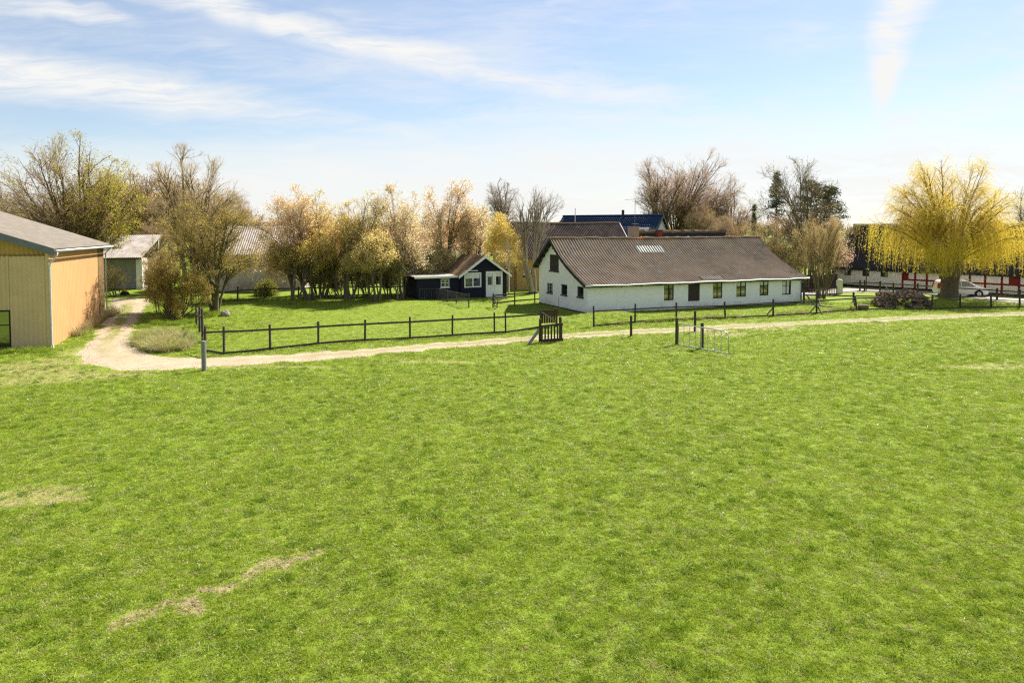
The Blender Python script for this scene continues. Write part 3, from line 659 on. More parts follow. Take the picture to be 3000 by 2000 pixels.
for q, (a, b) in enumerate(((d1[0], dm), (dm, d1[1]))):
    m = MB(); fw = .17; z0, z1 = d1[2], d1[3]; zm = z0+(z1-z0)*.46; a += .006; b -= .006
    fbox(m, FS, a, a+fw, -.04, .03, z0, z1); fbox(m, FS, b-fw, b, -.04, .03, z0, z1); fbox(m, FS, a+fw, b-fw, -.036, .03, z0, zm); fbox(m, FS, a+fw, b-fw, -.04, .03, z1-fw*1.1, z1)
    dr = m.build('door', M['white_paint'], an)
    g = MB(); fbox(g, FS, a+fw, b-fw, -.012, -.006, zm, z1-fw*1.1); g.build('pane', M['glass_dark'], dr)
    g = MB(); fbox(g, FS, a+fw+.02, b-fw-.02, -.02, -.016, z1-fw*1.1-.32, z1-fw*1.1-.01); g.build('blind', M['curtain'], dr)
    if q == 0: g = MB(); fbox(g, FS, b-fw-.16, b-fw-.01, -.02, -.016, zm+.02, z1-fw*1.1-.3); g.build('curtain', mat('brown_curtain', (.35, .22, .16), (.25, .16, .12), 8), dr)
    g = MB(); x = b-.08 if q == 0 else a+.08; fbox(g, FS, x-.02, x+.02, -.09, -.041, z0+.95, z0+1.0); g.build('handle', M['mast_metal'], dr)
m = MB(); fbox(m, FS, w1[0]+.02, w1[0]+1.3, -.16, -.03, w1[3]+.14, w1[3]+.22); m.build('awning_box', M['white_paint'], an)
m = MB(); fbox(m, FS, d1[0]-.28, d1[0]-.14, -.05, -.031, 0, SR-.9); m.build('cover_strip', M['black_boards'], an)
m = MB(); fbox(m, FS, d1[0]-.05, d1[1]+.15, -.75, -.06, -.15, .05); m.build('doorstep', M['grey_block'], an)
ov = .35; sl_ = (SR-SE)/sm
for sgn in (0, 1):
    pr = [(-ov, SE-sl_*ov), (sm, SR)] if sgn == 0 else [(sm, SR), (sw+ov, SE-sl_*ov)]
    FS2 = FS; m = MB()
    for (a, za), (b, zb) in zip(pr, pr[1:]):
        m.hexa([FS.p(a, -.35, za), FS.p(a, SLn+.35, za), FS.p(b, SLn+.35, zb), FS.p(b, -.35, zb), FS.p(a, -.35, za+.05), FS.p(a, SLn+.35, za+.05), FS.p(b, SLn+.35, zb+.05), FS.p(b, -.35, zb+.05)])
    r_ = m.build('roof', mat('felt_roof', (.25, .155, .075), (.13, .085, .045), 2.0, .95, .02, 10, c3=(.12, .10, .07), scale3=1.2) if sgn == 0 else M['felt_roof'], an)
    m = MB()
    (a, za), (b, zb) = pr
    m.hexa([FS.p(a, -.40, za-.16), FS.p(a, -.352, za-.16), FS.p(b, -.352, zb-.16), FS.p(b, -.40, zb-.16), FS.p(a, -.40, za+.07), FS.p(a, -.352, za+.07), FS.p(b, -.352, zb+.07), FS.p(b, -.40, zb+.07)])
    m.build('bargeboard', M['white_paint'], r_)
# flat-roofed lean-to on its left
lt = thing('lean_to_shed', 'low black shed with flat white edged roof beside the annexe', 'shed', FS.p(-4.5, .5, 0))
l0 = FS.hit(1221, 850, .35)[0]; lz = FS.hit(1300, 812, .35)[1]
wl = FS.hit(1291, 817, .35)[0], FS.hit(1316, 842, .35)[0]; wlo = (wl[0], wl[1], FS.hit(1303, 841, .35)[1], FS.hit(1303, 817, .35)[1])
m = MB(); wall(m, FS, 't', .35, .12, l0, -.01, -.4, lz, [wlo]); wall(m, FS, 't', 4.2, .12, l0-.1, -.01, -.4, lz-.02); m.build('wall', M['black_boards'], lt)
m = MB(); wall(m, FS, 's', l0+.12, -.12, .475, 4.2, -.4, lz-.03); m.build('side_wall', M['black_boards'], lt)
for k in range(int(lz/.16)):
    z = -.1+.16*k
    for a, b in ([(l0, -.02)] if z+.14 < wlo[2]-.05 or z > wlo[3]+.05 else [(l0, wlo[0]-.05), (wlo[1]+.05, -.02)]):
        m = MB(); m.hexa([FS.p(a, .325, z), FS.p(b, .325, z), FS.p(b, .349, z), FS.p(a, .349, z), FS.p(a, .338, z+.145), FS.p(b, .338, z+.145), FS.p(b, .349, z+.145), FS.p(a, .349, z+.145)]); m.build('board', M['black_boards'], lt)
window(lt, FS, 't', .35, wlo, M['white_paint'], M['glass_dark'], 2, 2, .06, -.035, sill=M['white_paint'])
m = MB(); m.hexa([FS.p(l0-.25, .1, lz+.03), FS.p(-.02, .1, lz+.03), FS.p(-.02, 4.6, lz+.14), FS.p(l0-.25, 4.6, lz+.14), FS.p(l0-.25, .1, lz+.10), FS.p(-.02, .1, lz+.10), FS.p(-.02, 4.6, lz+.2), FS.p(l0-.25, 4.6, lz+.2)])
lr = m.build('roof', mat('pale_felt', (.42, .38, .34), (.30, .27, .24), 2, .9, .01), lt)
m = MB(); fbox(m, FS, l0-.27, -.02, .07, .098, lz-.05, lz+.13); m.build('fascia', M['white_paint'], lr)

# ------------------------------------------------------------------ yellow farm building behind the bare trees
FY = Frame((at(1506, 850, 75).x, 75.0, .45), R_(17))
yb = thing('yellow_farm_building', 'ochre walled farm building with dark corrugated roof behind the bare trees', 'building', FY.o)
YL = 17.0
zr = FY.hit(1700, 653, 4.2)[1]
YP = [(-.4, 3.3), (4.2, zr), (8.8, 3.3)]
YL = FY.hit(1812, 651, 4.2)[0]-.2
yo = FY.hit_s(1520, 789)[0]
yw = (3.0, 4.0, 1.5, 2.35)
m = MB(); wall(m, FY, 's', 0, .3, 0, 8.4, -.5, [(a, z-.12) for a, z in YP], [(2.6, 3.5, 1.55, 2.4)]); m.build('gable_wall', M['ochre_render'], yb)
fwin = FY.hit(1521, 805)[0]
m = MB(); wall(m, FY, 't', 0, .3, .002, YL, -.5, 3.3, [(1.0, 2.0, 1.5, 2.2), (7, 8.1, 1.2, 2.2)]); m.build('front_wall', M['ochre_render'], yb)
m = MB(); wall(m, FY, 's', YL, -.3, .302, 8.4, -.5, [(a, z-.12) for a, z in YP]); m.build('gable_wall', M['ochre_render'], yb)
window(yb, FY, 't', 0, (1.0, 2.0, 1.5, 2.2), M['dark_frame'], M['glass_dark'], 3, 2, .05, .08, sill=M['dark_frame'])
window(yb, FY, 't', 0, (7, 8.1, 1.2, 2.2), M['dark_frame'], M['glass_dark'], 2, 2, .06, .08)
window(yb, FY, 's', 0, (2.6, 3.5, 1.55, 2.4), M['dark_frame'], M['glass_dark'], 3, 2, .05, .08)
V1, Q1 = corr_roof(FY, -.3, YL+.3, YP[:2], .2, .035, 4, sag=.08, seg=5); yr = put_np('roof', V1, Q1, M['fibre_cement_dark'], yb, True)
V1, Q1 = corr_roof(FY, -.3, YL+.3, YP[1:], .2, .035, 2, sag=.08, seg=4); put_np('rear_roof_slope', V1, Q1, M['fibre_cement_dark'], yb, True)
m = MB(); m.tube([FY.p(-.3+(YL+.6)*k/20, 4.2, zr+.03-.08*math.sin(k/20*math.pi)**2) for k in range(21)], .12, 6); m.build('ridge_cap', M['moss_ridge'], yr)
m = MB()
for (a, za), (b, zb) in zip(YP, YP[1:]):
    m.hexa([FY.p(YL+.3, a, za-.2), FY.p(YL+.36, a, za-.2), FY.p(YL+.36, b, zb-.2), FY.p(YL+.3, b, zb-.2), FY.p(YL+.3, a, za+.06), FY.p(YL+.36, a, za+.06), FY.p(YL+.36, b, zb+.06), FY.p(YL+.3, b, zb+.06)])
m.build('bargeboard', mat('pink_white_board', (.75, .62, .64), (.68, .55, .58), 3, .6), yr)

# ------------------------------------------------------------------ house with blue tiled roof
_A = at(1936, 631, 86); _fa = R_(-33); FT = Frame((_A.x+math.sin(_fa)*3.8, _A.y-math.cos(_fa)*3.8, .5), _fa)
bh = thing('blue_roofed_house', 'white gabled house with dark blue tiled roof behind the farmhouse', 'house', FT.o)
tl = FT.hit(1655, 645, 3.8)[0]; tr_ = FT.hit(1936, 631, 3.8)[0]; zr = FT.hit(1936, 631, 3.8)[1]
TE = zr-.86*4.3; TP = [(-.5, TE), (3.8, zr), (8.1, TE)]
m = MB(); wall(m, FT, 't', 0, .3, tl, tr_, -.5, TE+.3); m.build('front_wall', M['old_white_wall'], bh)
for t_ in (tl, tr_):
    m = MB(); wall(m, FT, 's', t_, .3 if t_ == tl else -.3, .302, 7.6, -.5, [(a, z-.1) for a, z in TP]); m.build('gable_wall', M['old_white_wall'], bh)
def tile_roof(F, t0, t1, prof, course=.34, lift=.014, n_across=None, pitch=.3):
    Vv = []; Q = []
    (a, za), (b, zb) = prof; L = math.hypot(b-a, zb-za); nc = int(L/course); ds, dz = (b-a)/L, (zb-za)/L; ns, nz = -dz, ds
    if nz < 0: ns, nz = -ns, -nz
    nt = int((t1-t0)/pitch*4); T = np.linspace(t0, t1, nt+1); wv = .012*np.cos((T-t0)/pitch*2*np.pi)
    o, tv, sv = np.array(F.o), np.array(F.t), np.array(F.s); zv = np.array([0, 0, 1.0]); base = 0
    for k in range(nc):
        for e, lf in ((k*L/nc, lift), ((k+1)*L/nc, 0.0)):
            Vv.append(o + T[:, None]*tv + (a+ds*e+ns*(lf+wv))[:, None]*sv + (za+dz*e+nz*(lf+wv))[:, None]*zv)
        i = base+np.arange(nt); Q.append(np.stack([i, i+1, i+nt+2, i+nt+1], 1)); base += 2*(nt+1)
    return np.concatenate(Vv), np.concatenate(Q)
V1, Q1 = tile_roof(FT, tl-.3, tr_+.3, TP[:2]); br_ = put_np('roof', V1, Q1, M['blue_tile'], bh, True)
V1, Q1 = tile_roof(FT, tl-.3, tr_+.3, [TP[2], TP[1]]); put_np('rear_roof_slope', V1, Q1, M['blue_tile'], bh, True)
m = MB(); m.tube([FT.p(tl-.3, 3.8, zr+.04), FT.p(tr_+.32, 3.8, zr+.04)], .11, 6); m.build('ridge_cap', M['blue_tile'], br_)
m = MB()
for (a, za), (b, zb) in zip(TP, TP[1:]):
    m.hexa([FT.p(tr_+.3, a, za-.22), FT.p(tr_+.36, a, za-.22), FT.p(tr_+.36, b, zb-.22), FT.p(tr_+.3, b, zb-.22), FT.p(tr_+.3, a, za+.05), FT.p(tr_+.36, a, za+.05), FT.p(tr_+.36, b, zb+.05), FT.p(tr_+.3, b, zb+.05)])
m.build('bargeboard', M['dark_frame'], br_)
c = FT.hit(1827, 634, 3.8)[0]; m = MB(); m.tube([FT.p(c, 3.6, zr-.4), FT.p(c, 3.6, FT.hit(1827, 615, 3.6)[1])], .17, 8); m.build('flue_pipe', M['dark_frame'], br_)
c, z = FT.hit(1875, 650, 1.9); m = MB(); zz = interp(TP, 1.9); m.hexa([FT.p(c-.2, 1.7, interp(TP, 1.7)+.08), FT.p(c+1.2, 1.7, interp(TP, 1.7)+.08), FT.p(c+1.2, 1.9, zz+.08), FT.p(c-.2, 1.9, zz+.08), FT.p(c-.2, 1.7, interp(TP, 1.7)+.2), FT.p(c+1.2, 1.7, interp(TP, 1.7)+.2), FT.p(c+1.2, 1.9, zz+.2), FT.p(c-.2, 1.9, zz+.2)]); m.build('roof_window', M['zinc'], br_)
p = at(1685, 650, 90); m = MB(); m.tube([(p.x, p.y, H(p.x, p.y)), (p.x, p.y, at(1685, 610, 90).z)], .05, 6); m.solo('flag_mast', M['white_paint'], 'thin pale mast rising left of the blue roof', 'mast', base=(p.x, p.y, H(p.x, p.y)))

# ------------------------------------------------------------------ low dark-roofed building with mossy ridge, chimneys, aerial
FD = Frame((at(1890, 720, 78).x, 78.0, .4), R_(17))
db = thing('mossy_ridge_building', 'low building with black roof and rusty moss ridge behind the farmhouse', 'building', FD.o)
dl = FD.hit(1882, 679, 3)[0]; dr_ = FD.hit(2118, 677, 3)[0]; zr = FD.hit(1990, 679, 3)[1]
DP = [(-.4, 2.9), (3.0, zr), (6.4, 2.9)]
m = MB(); wall(m, FD, 't', 0, .3, dl, dr_, -.5, 3.0); wall(m, FD, 's', dl, .3, .302, 6.0, -.5, [(a, z-.1) for a, z in DP]); wall(m, FD, 's', dr_, -.3, .302, 6.0, -.5, [(a, z-.1) for a, z in DP]); m.build('wall', M['old_white_wall'], db)
m = MB(); slab(m, FD, dl-.3, dr_+.3, DP, .12); ro_ = m.build('roof', M['black_thatch'], db)
m = MB(); m.tube([FD.p(dl-.3+(dr_-dl+.6)*k/24, 3.0, zr+.02+.03*math.sin(k*1.7)) for k in range(25)], [.24+.05*math.sin(k*2.2) for k in range(25)], 6); m.build('ridge_moss', M['moss_ridge'], ro_)
c = FD.hit(1931, 690, 2.2)[0]; zt = FD.hit(1931, 673, 2.2)[1]
m = MB(); fbox(m, FD, c-.29, c+.29, 1.9, 2.5, 3.6, zt-.12)
ch = m.build('chimney', M['red_brick'], ro_)
m = MB()
for k in range(3): fbox(m, FD, c-.32+k*.23, c-.32+k*.23+.16, 1.86, 2.54, zt-.119, zt)
m.build('chimney_crown', M['red_brick'], ro_)
# stone chimney stack with the aerial, standing on the farmhouse rear roof
c = FH.hit(1855, 692, 6.9)[0]; zt = FH.hit(1855, 663, 6.9)[1]
m = MB(); fbox(m, FH, c-.40, c+.40, 6.5, 7.2, 4.6, zt-.1); chs = m.build('chimney', M['chimney_stone'], rf)
m = MB(); fbox(m, FH, c-.43, c+.43, 6.47, 7.23, zt-.099, zt); m.build('chimney_cap', M['chimney_stone'], rf)
b0 = FH.p(c+.15, 6.85, zt); tp = at(1861, 582, b0.y)
am = thing('tv_aerial', 'television aerial on a thin mast above the stone chimney', 'aerial', b0)
m = MB(); m.tube([b0, (b0.x, b0.y, tp.z)], .022, 6); m.build('mast', M['mast_metal'], am)
k = b0.y/FPX
m = MB(); m.tube([(b0.x-30*k, b0.y, tp.z-4*k), (b0.x+40*k, b0.y, tp.z+2*k)], .012, 5)
m.build('boom', M['mast_metal'], am)
for q in range(9):
    x = b0.x-26*k+q*7.5*k; m = MB(); m.tube([(x, b0.y-.28, tp.z-3*k+.6*k*q*.5), (x, b0.y+.28, tp.z-3*k+.6*k*q*.5)], .008, 4); m.build('element', M['mast_metal'], am)
m = MB(); m.tube([(b0.x-8*k, b0.y, tp.z-6*k), (b0.x, b0.y, tp.z-12*k), (b0.x+8*k, b0.y, tp.z-6*k)], .012, 5); m.build('reflector', M['mast_metal'], am)
m = MB(); m.tube([(b0.x-.3, b0.y, b0.z+.25), (b0.x+.35, b0.y, b0.z+.2)], .014, 5); m.build('stay', M['mast_metal'], am)

# ------------------------------------------------------------------ long black-roofed white barn on the right
W0, W1_ = at(2436, 835, 88), at(3000, 870, 73)
wa = math.atan2(W1_.y-W0.y, W1_.x-W0.x); FW = Frame((W0.x, W0.y, -.05), wa); WL = (W1_-W0).length*1.12
wb = thing('half_timbered_barn', 'long white barn with black roof and red half timbering behind the willow', 'barn', FW.o)
WE = FW.hit(2700, 788)[1]; zr = FW.hit(2640, 660, 4.6)[1]
WP = [(-.35, WE-.1), (4.6, zr), (9.5, WE-.1)]
def wo(x0, y0, x1, y1): a, zb = FW.hit(x0, y0); b, za = FW.hit(x1, y1); return (a, b, za, zb)
wins = [wo(2474, 789.5, 2494, 807), wo(2526.5, 792, 2546, 809.5), wo(2580, 794.5, 2601, 812)]
hts = [wo(2646, 790, 2662, 819), wo(2956, 801, 2988, 835)]
m = MB(); wall(m, FW, 't', 0, .35, 0, WL, -.5, WE, wins+hts); m.build('front_wall', M['old_white_wall'], wb)
m = MB(); wall(m, FW, 's', .0, .3, .352, 9.15, -.5, [(a, z-.15) for a, z in WP]); m.build('gable_wall', M['old_white_wall'], wb)
m = MB(); wall(m, FW, 's', WL, -.3, .352, 9.15, -.5, [(a, z-.15) for a, z in WP]); m.build('gable_wall', M['old_white_wall'], wb)
for o in wins: window(wb, FW, 't', 0, o, M['dark_frame'], M['glass_dark'], 2, 2, .06, .06)
for o in hts:
    m = MB(); fbox(m, FW, o[0]+.01, o[1]-.01, .01, .06, o[2]+.01, o[3]-.01); m.build('hatch', M['red_hatch'], wb)
xs = [2645, 2681.5, 2716, 2755, 2805, 2842, 2887, 2936, 2987, 3035]
tz = [FW.hit(x, 800)[0] for x in xs]; rz_ = FW.hit(2716, 822)[1]
for t_ in tz:
    m = MB(); fbox(m, FW, t_-.10, t_+.10, -.03, -.002, -.1, WE); m.build('timber_post', M['red_paint'], wb)
for a, b in zip(tz, tz[1:]):
    m = MB(); fbox(m, FW, a+.101, b-.101, -.028, -.002, rz_-.09, rz_+.09); m.build('timber_rail', M['red_paint'], wb)
m = MB(); fbox(m, FW, -.02, WL, -.02, -.001, -.5, .25); m.build('plinth', M['tar_black'], wb)
m = MB(); slab(m, FW, .5, WL+.3, WP, .35)
wr = m.build('roof', M['black_thatch'], wb)
m = MB(); m.tube([FW.p(.5+(WL-.3)*k/30, 4.6, zr+.02) for k in range(31)], .2, 6); m.build('ridge_cap', M['grey_block'], wr)

# ------------------------------------------------------------------ limewashed brick barn behind the left trees
FK = Frame((at(560, 880, 70).x, 70.0, .55), R_(8))
kb = thing('brick_barn', 'weathered limewashed brick barn behind the hedge trees on the left', 'barn', FK.o)
kl = FK.hit(889, 870)[0]
KP = [(-.4, 3.9), (4.5, 6.9), (9.4, 3.9)]
m = MB(); wall(m, FK, 't', 0, .35, 0, kl, -.5, 4.0, [(2.1, 2.9, 2.4, 3.1)]); m.build('front_wall', M['lime_brick'], kb)
for t_, th in ((0, .35), (kl, -.35)):
    m = MB(); wall(m, FK, 's', t_, th, .352, 8.65, -.5, [(a, z-.1) for a, z in KP]); m.build('gable_wall', M['lime_brick'], kb)
window(kb, FK, 't', 0, (2.1, 2.9, 2.4, 3.1), M['dark_frame'], M['glass_dark'], 2, 2, .05, .1)
V1, Q1 = corr_roof(FK, -.3, kl+.3, KP[:2], .22, .035, 4, sag=.06, seg=5); kr = put_np('roof', V1, Q1, M['pale_sheet_roof'], kb, True)
V1, Q1 = corr_roof(FK, -.3, kl+.3, KP[1:], .22, .035, 4, sag=.06, seg=5); put_np('rear_roof_slope', V1, Q1, M['pale_sheet_roof'], kb, True)
m = MB(); m.tube([FK.p(-.3, 4.5, 6.95), FK.p(kl+.3, 4.5, 6.95)], .12, 6); m.build('ridge_cap', mat('orange_tile', (.42, .15, .06), (.30, .11, .05), 4, .9), kr)
# farther barn seen through the blossom
FN = Frame((at(985, 820, 92).x, 92.0, .9), R_(6))
nb_ = thing('orange_roofed_barn', 'distant pale barn with orange roof seen through the blossom trees', 'barn', FN.o)
nl = FN.hit(1420, 800)[0]; NP = [(-.4, 3.6), (4.5, 6.2), (9.4, 3.6)]
m = MB(); wall(m, FN, 't', 0, .3, 0, nl, -.5, 3.8, [(3, 4.2, 1.2, 2.2), (8, 9.2, 1.2, 2.2), (13, 15.4, 0, 2.6)]); wall(m, FN, 's', 0, .3, .302, 8.7, -.5, [(a, z-.1) for a, z in NP]); wall(m, FN, 's', nl, -.3, .302, 8.7, -.5, [(a, z-.1) for a, z in NP]); m.build('wall', M['old_white_wall'], nb_)
for o in ((3, 4.2, 1.2, 2.2), (8, 9.2, 1.2, 2.2)): window(nb_, FN, 't', 0, o, M['dark_frame'], M['glass_dark'], 2, 2, .06, .06)
m = MB(); fbox(m, FN, 13.02, 15.38, .1, .16, 0, 2.58); m.build('door', M['dark_brown_boards'], nb_)
V1, Q1 = tile_roof(FN, -.3, nl+.3, NP[:2]); put_np('roof', V1, Q1, M['orange_tile'], nb_, True)
V1, Q1 = tile_roof(FN, -.3, nl+.3, [NP[2], NP[1]]); put_np('rear_roof_slope', V1, Q1, M['orange_tile'], nb_, True)

# ------------------------------------------------------------------ open shed behind the ochre barn
FO = Frame((at(240, 850, 72).x, 72.0, .9), R_(2))
os_ = thing('open_shed', 'grey walled shed with pale sheet roof between the barn and the trees', 'shed', FO.o)
ol = FO.hit(424, 800)[0]; oz = FO.hit(424, 754)[1]; orz = FO.hit(424, 688, 4.2)[1]
m = MB(); wall(m, FO, 't', 1.2, .2, -4, ol-.4, -.5, oz-.1); m.build('rear_wall', M['grey_block'], os_)
m = MB(); fbox(m, FO, ol-.85, ol-.25, .0, 1.15, -.5, oz-.1); m.build('end_pillar', M['old_white_wall'], os_)
V1, Q1 = corr_roof(FO, -4.5, ol, [(-.5, oz), (4.2, orz)], .2, .03, 4, sag=.04, seg=5); put_np('roof', V1, Q1, M['pale_sheet_roof'], os_, True)
m = MB(); slab(m, FO, -4.4, ol-.1, [(-.45, oz-.06), (4.2, orz-.06)], .1); m.build('roof_boarding', M['dark_frame'], os_)
m = MB(); wall(m, FO, 't', 4.0, .2, -4, ol-.4, -.5, orz-.3); m.build('rear_wall', M['grey_block'], os_)
# ------------------------------------------------------------------ fences and gates
mat('tarred_wood', (.032, .028, .024), (.075, .063, .05), 5, .8, .006, 14, stretch=(3, 3, .7), c3=(.12, .115, .08), scale3=1.8, f3=(.55, .8))
mat('mossy_wood', (.035, .034, .018), (.075, .07, .03), 5, .85, .006, 14, stretch=(3, 3, .7), c3=(.06, .08, .02), scale3=1.5, f3=(.5, .75))
mat('grey_wood', (.26, .255, .24), (.17, .165, .15), 6, .85, .006, 14, stretch=(4, 4, .6))
mat('weathered_brown', (.085, .05, .03), (.05, .03, .02), 6, .85, .006, 12, stretch=(4, 4, .6))
mat('galvanised', (.55, .57, .58), (.42, .44, .45), 6, .45, metal=.5)
def gp_(px, py): return G(px, py)
def post_at(par, px, ytop, ybase, w=.11, m_='tarred_wood', lean=None, rnd=False, Y=None, name='post'):
    b = G(px, ybase) if Y is None else None
    if b is None: b = at(px, ybase, Y); b.z = H(b.x, b.y)
    t = at(px if lean is None else lean, ytop, b.y) + Vector((random.uniform(-.035, .035), random.uniform(-.03, .03), random.uniform(-.03, .03)))
    mm = MB()
    if rnd: mm.tube([(b.x, b.y, b.z-.4), (b.x, b.y, b.z), (t.x, t.y, t.z-.02), (t.x, t.y, t.z)], [w/2, w/2, w/2*.97, w/2*.8], 10)
    else: mm.beam((b.x, b.y, b.z-.4), t, w, w, (0, 1, 0))
    if par is not None: mm.build(name, M[m_], par)
    return b, t, mm
def railing(par, pts, w=.05, h=.11, m_='tarred_wood', off=-.07, jit=.015):
    for a, b in zip(pts, pts[1:]):
        a, b = Vector(a), Vector(b); d = (b-a).normalized(); nrm = Vector((d.y, -d.x, 0)).normalized()
        if nrm.y > 0: nrm = -nrm
        mid = (a+b)/2 + Vector((0, 0, random.uniform(-jit, jit)))
        mm = MB(); a2, b2 = a+nrm*abs(off), b+nrm*abs(off); mid += nrm*abs(off)
        k = len(mm.v)
        # a plank in two lengths so that it can sag
        mm.beam(a2-d*.06, mid, w, h); mm.beam(mid, b2+d*.06, w*.98, h*.98); mm.build('rail', M[m_], par)
def fence(name, label, posts, rail_px, low=True, w=.11, m_='tarred_wood', h=.11, low_f=.09, cat='fence', lowm=None):
    """posts: (px, ytop, ybase[, lean]); rail_px: pixel row of the rail at each post or None"""
    b0 = G(posts[0][0], posts[0][2]); r = thing(name, label, cat, b0)
    B = [post_at(r, p[0], p[1], p[2], w, m_, p[3] if len(p) > 3 else None) for p in posts]
    pts = [at(p[0], ry, b[0].y) for p, ry, b in zip(posts, rail_px, B)]
    railing(r, pts, h=h, m_=m_)
    if low: railing(r, [Vector((b[0].x, b[0].y, b[0].z+low_f)) for b in B], h=h, m_=lowm or m_)
    return r, B
LP = [(600, 955, 1030), (656.4, 958, 1038.5), (792, 949, 1024.5), (932.6, 943, 1009), (1069, 937.5, 999), (1201.5, 929, 993), (1325, 922.5, 985), (1448.5, 914.5, 977), (1481.5, 914, 975.5), (1584, 906, 960)]
fence('paddock_fence', 'dark two rail wooden fence between lawn and gravel track', LP, [974, 971, 964.5, 956.5, 949, 942.5, 935.5, 929, 927.5, 920])
r, B = fence('corner_fence', 'short dark wooden fence running back from the lawn corner, overgrown', [(594, 905, 1003), (585, 899, 975), (576, 905, 955)], [930, 925, 920], low=False)
fence('hedge_fence', 'dark one rail fence along the foot of the hedge trees', [(560, 857, 897), (640, 845, 886), (696, 838, 882), (776, 837, 875), (874, 838, 871), (960, 834, 868), (1050, 832, 866), (1135, 832, 866), (1190, 832, 867)], [868, 857, 851, 846, 844.5, 842, 840, 839.5, 840])
# wire mesh pen beside the lean-to
r, B = fence('wire_pen_fence', 'low wire mesh pen with dark posts in front of the lean-to', [(1229, 844, 878), (1278, 843, 877), (1310, 849, 884), (1337, 854, 889), (1373.5, 860, 901)], [846, 845, 851, 857, 863], low=False, w=.10, h=.07)
for (b1, t1, _), (b2, t2, _) in zip(B, B[1:]):
    mm = MB(); Lw = (b2-b1).length
    for k in range(5): f = .15+.16*k; mm.tube([b1+(t1-b1)*f, b2+(t2-b2)*f], .007, 3, False)
    for k in range(1, int(Lw/.22)): g = k/int(Lw/.22); mm.tube([b1+(b2-b1)*g, (b1+(b2-b1)*g)+(t1-b1)*.8], .006, 3, False)
    o = mm.build('wire_mesh', M['mast_metal'], r); o['kind'] = 'stuff'
r, B = fence('shed_fence', 'dark wooden fence between annexe and farmhouse gable', [(1444, 859, 900), (1508, 854, 892), (1567, 851.6, 887.5), (1588, 851, 886)], [865, 860, 857, 856.5], low=True, low_f=.35)
# the small gate standing open at its end
g0 = B[0][0]; gt = at(1444, 866, g0.y); e0 = G(1457, 905); et = at(1457, 871, e0.y)
gt_ = thing('garden_gate', 'small dark braced wooden gate standing open near the annexe', 'gate', e0)
off = Vector((.12, -.05, 0))
for p, q, nm in ((g0+off+Vector((0, 0, .1)), gt+off, 'stile'), (e0+Vector((0, 0, .06)), et, 'stile'), (gt+off, et, 'rail'), (g0+off+Vector((0, 0, .15)), e0+Vector((0, 0, .15)), 'rail'), (e0+Vector((0, 0, .2)), gt+off-Vector((0, 0, .15)), 'brace')):
    mm = MB(); mm.beam(p, q, .05, .08 if nm != 'stile' else .06); mm.build(nm, M['tarred_wood'], gt_)
# front fence of the farmhouse
HP = [(1740, 896, 957), (1860, 890, 945), (1981.5, 886, 938), (2126, 883, 933, 2121), (2265, 875, 927), (2392.6, 858, 919), (2512, 866, 909, 2505), (2623, 862, 906), (2727, 864.5, 907, 2733), (2813, 859.5, 902.6), (2904, 858, 902), (2987, 846, 901), (3080, 850, 896)]
r, B = fence('yard_fence', 'long crooked dark wooden fence between farmhouse and gravel track', HP, [911, 905, 899, 895, 886, 881, 873, 872.5, 870.5, 871, 865, 863.5, 861], h=.10)
def brace(par, p, q, m_='tarred_wood', w=.08):
    mm = MB(); mm.beam(p, q, w, w); mm.build('brace', M[m_], par)
brace(r, G(2246, 921)-Vector((0, 0, .05)), at(2266, 900, G(2265, 927).y-.02), 'grey_wood')
brace(r, G(2371, 916)-Vector((0, 0, .05)), at(2391, 894, G(2392, 919).y-.05), 'grey_wood')
brace(r, G(2411, 923)-Vector((0, 0, .05)), at(2394, 895, G(2392, 919).y-.06))
brace(r, G(2504, 900)-Vector((0, 0, .05)), at(2502, 864, G(2505, 905).y+.15)); brace(r, G(2516, 908)-Vector((0, 0, .05)), at(2500, 880, G(2505, 905).y))
# inner fence right of the farmhouse
IP = [(2356, 851, 890), (2396, 852, 886), (2501, 855, 884), (2600, 858, 880)]
r, B = fence('garden_fence', 'short dark wooden fence joining the right corner of the farmhouse', IP, [863, 864, 867, 869], low=False, w=.14)
brace(r, at(2363, 864, B[0][0].y-.1), G(2384, 893)); brace(r, at(2395, 872, B[1][0].y-.1), G(2406, 895))
a, b = G(2347, 893), G(2478, 906); mm = MB(); mm.tube([a+Vector((0, 0, .12)), b+Vector((0, 0, .06))], .05, 7); mm.solo('fallen_pole', M['grey_wood'], 'pale fallen pole lying on the grass right of the farmhouse', 'pole')
# drive fence
DP_ = [(2466, 829, 857), (2519, 821, 853), (2533, 819, 853), (2578, 823, 855), (2617, 827, 856), (2689, 829, 858), (2801, 833, 869), (2921, 843, 879), (3010, 850, 884)]
r, B = fence('drive_fence', 'mossy wooden fence along the far side of the lawn by the white barn', DP_, [830.5, 828.5, 827, 829, 832, 836, 843.5, 850.5, 856], low=True, m_='mossy_wood', w=.13, lowm='tarred_wood', low_f=.03)
brace(r, at(2585, 832, B[3][0].y-.12), G(2611, 857), 'mossy_wood')
mm = MB(); b = B[2][0]; t = at(2533, 788, b.y); mm.tube([b+Vector((0, 0, -.2)), t], .05, 6)
lp = thing('lamp_post', 'thin dark yard lamp post with flat head in front of the white barn', 'lamp post', b + Vector((.12, -.14, 0)))
mm = MB(); t = t+Vector((.12, -.14, 0)); b = b+Vector((.12, -.14, 0)); mm.tube([b+Vector((0, 0, -.2)), t], .05, 6); mm.build('pole', M['tarred_wood'], lp)
mm = MB(); mm.beam(t+Vector((-.1, 0, 0)), t+Vector((.42, 0, .03)), .16, .07); mm.build('lamp_head', M['dark_frame'], lp)
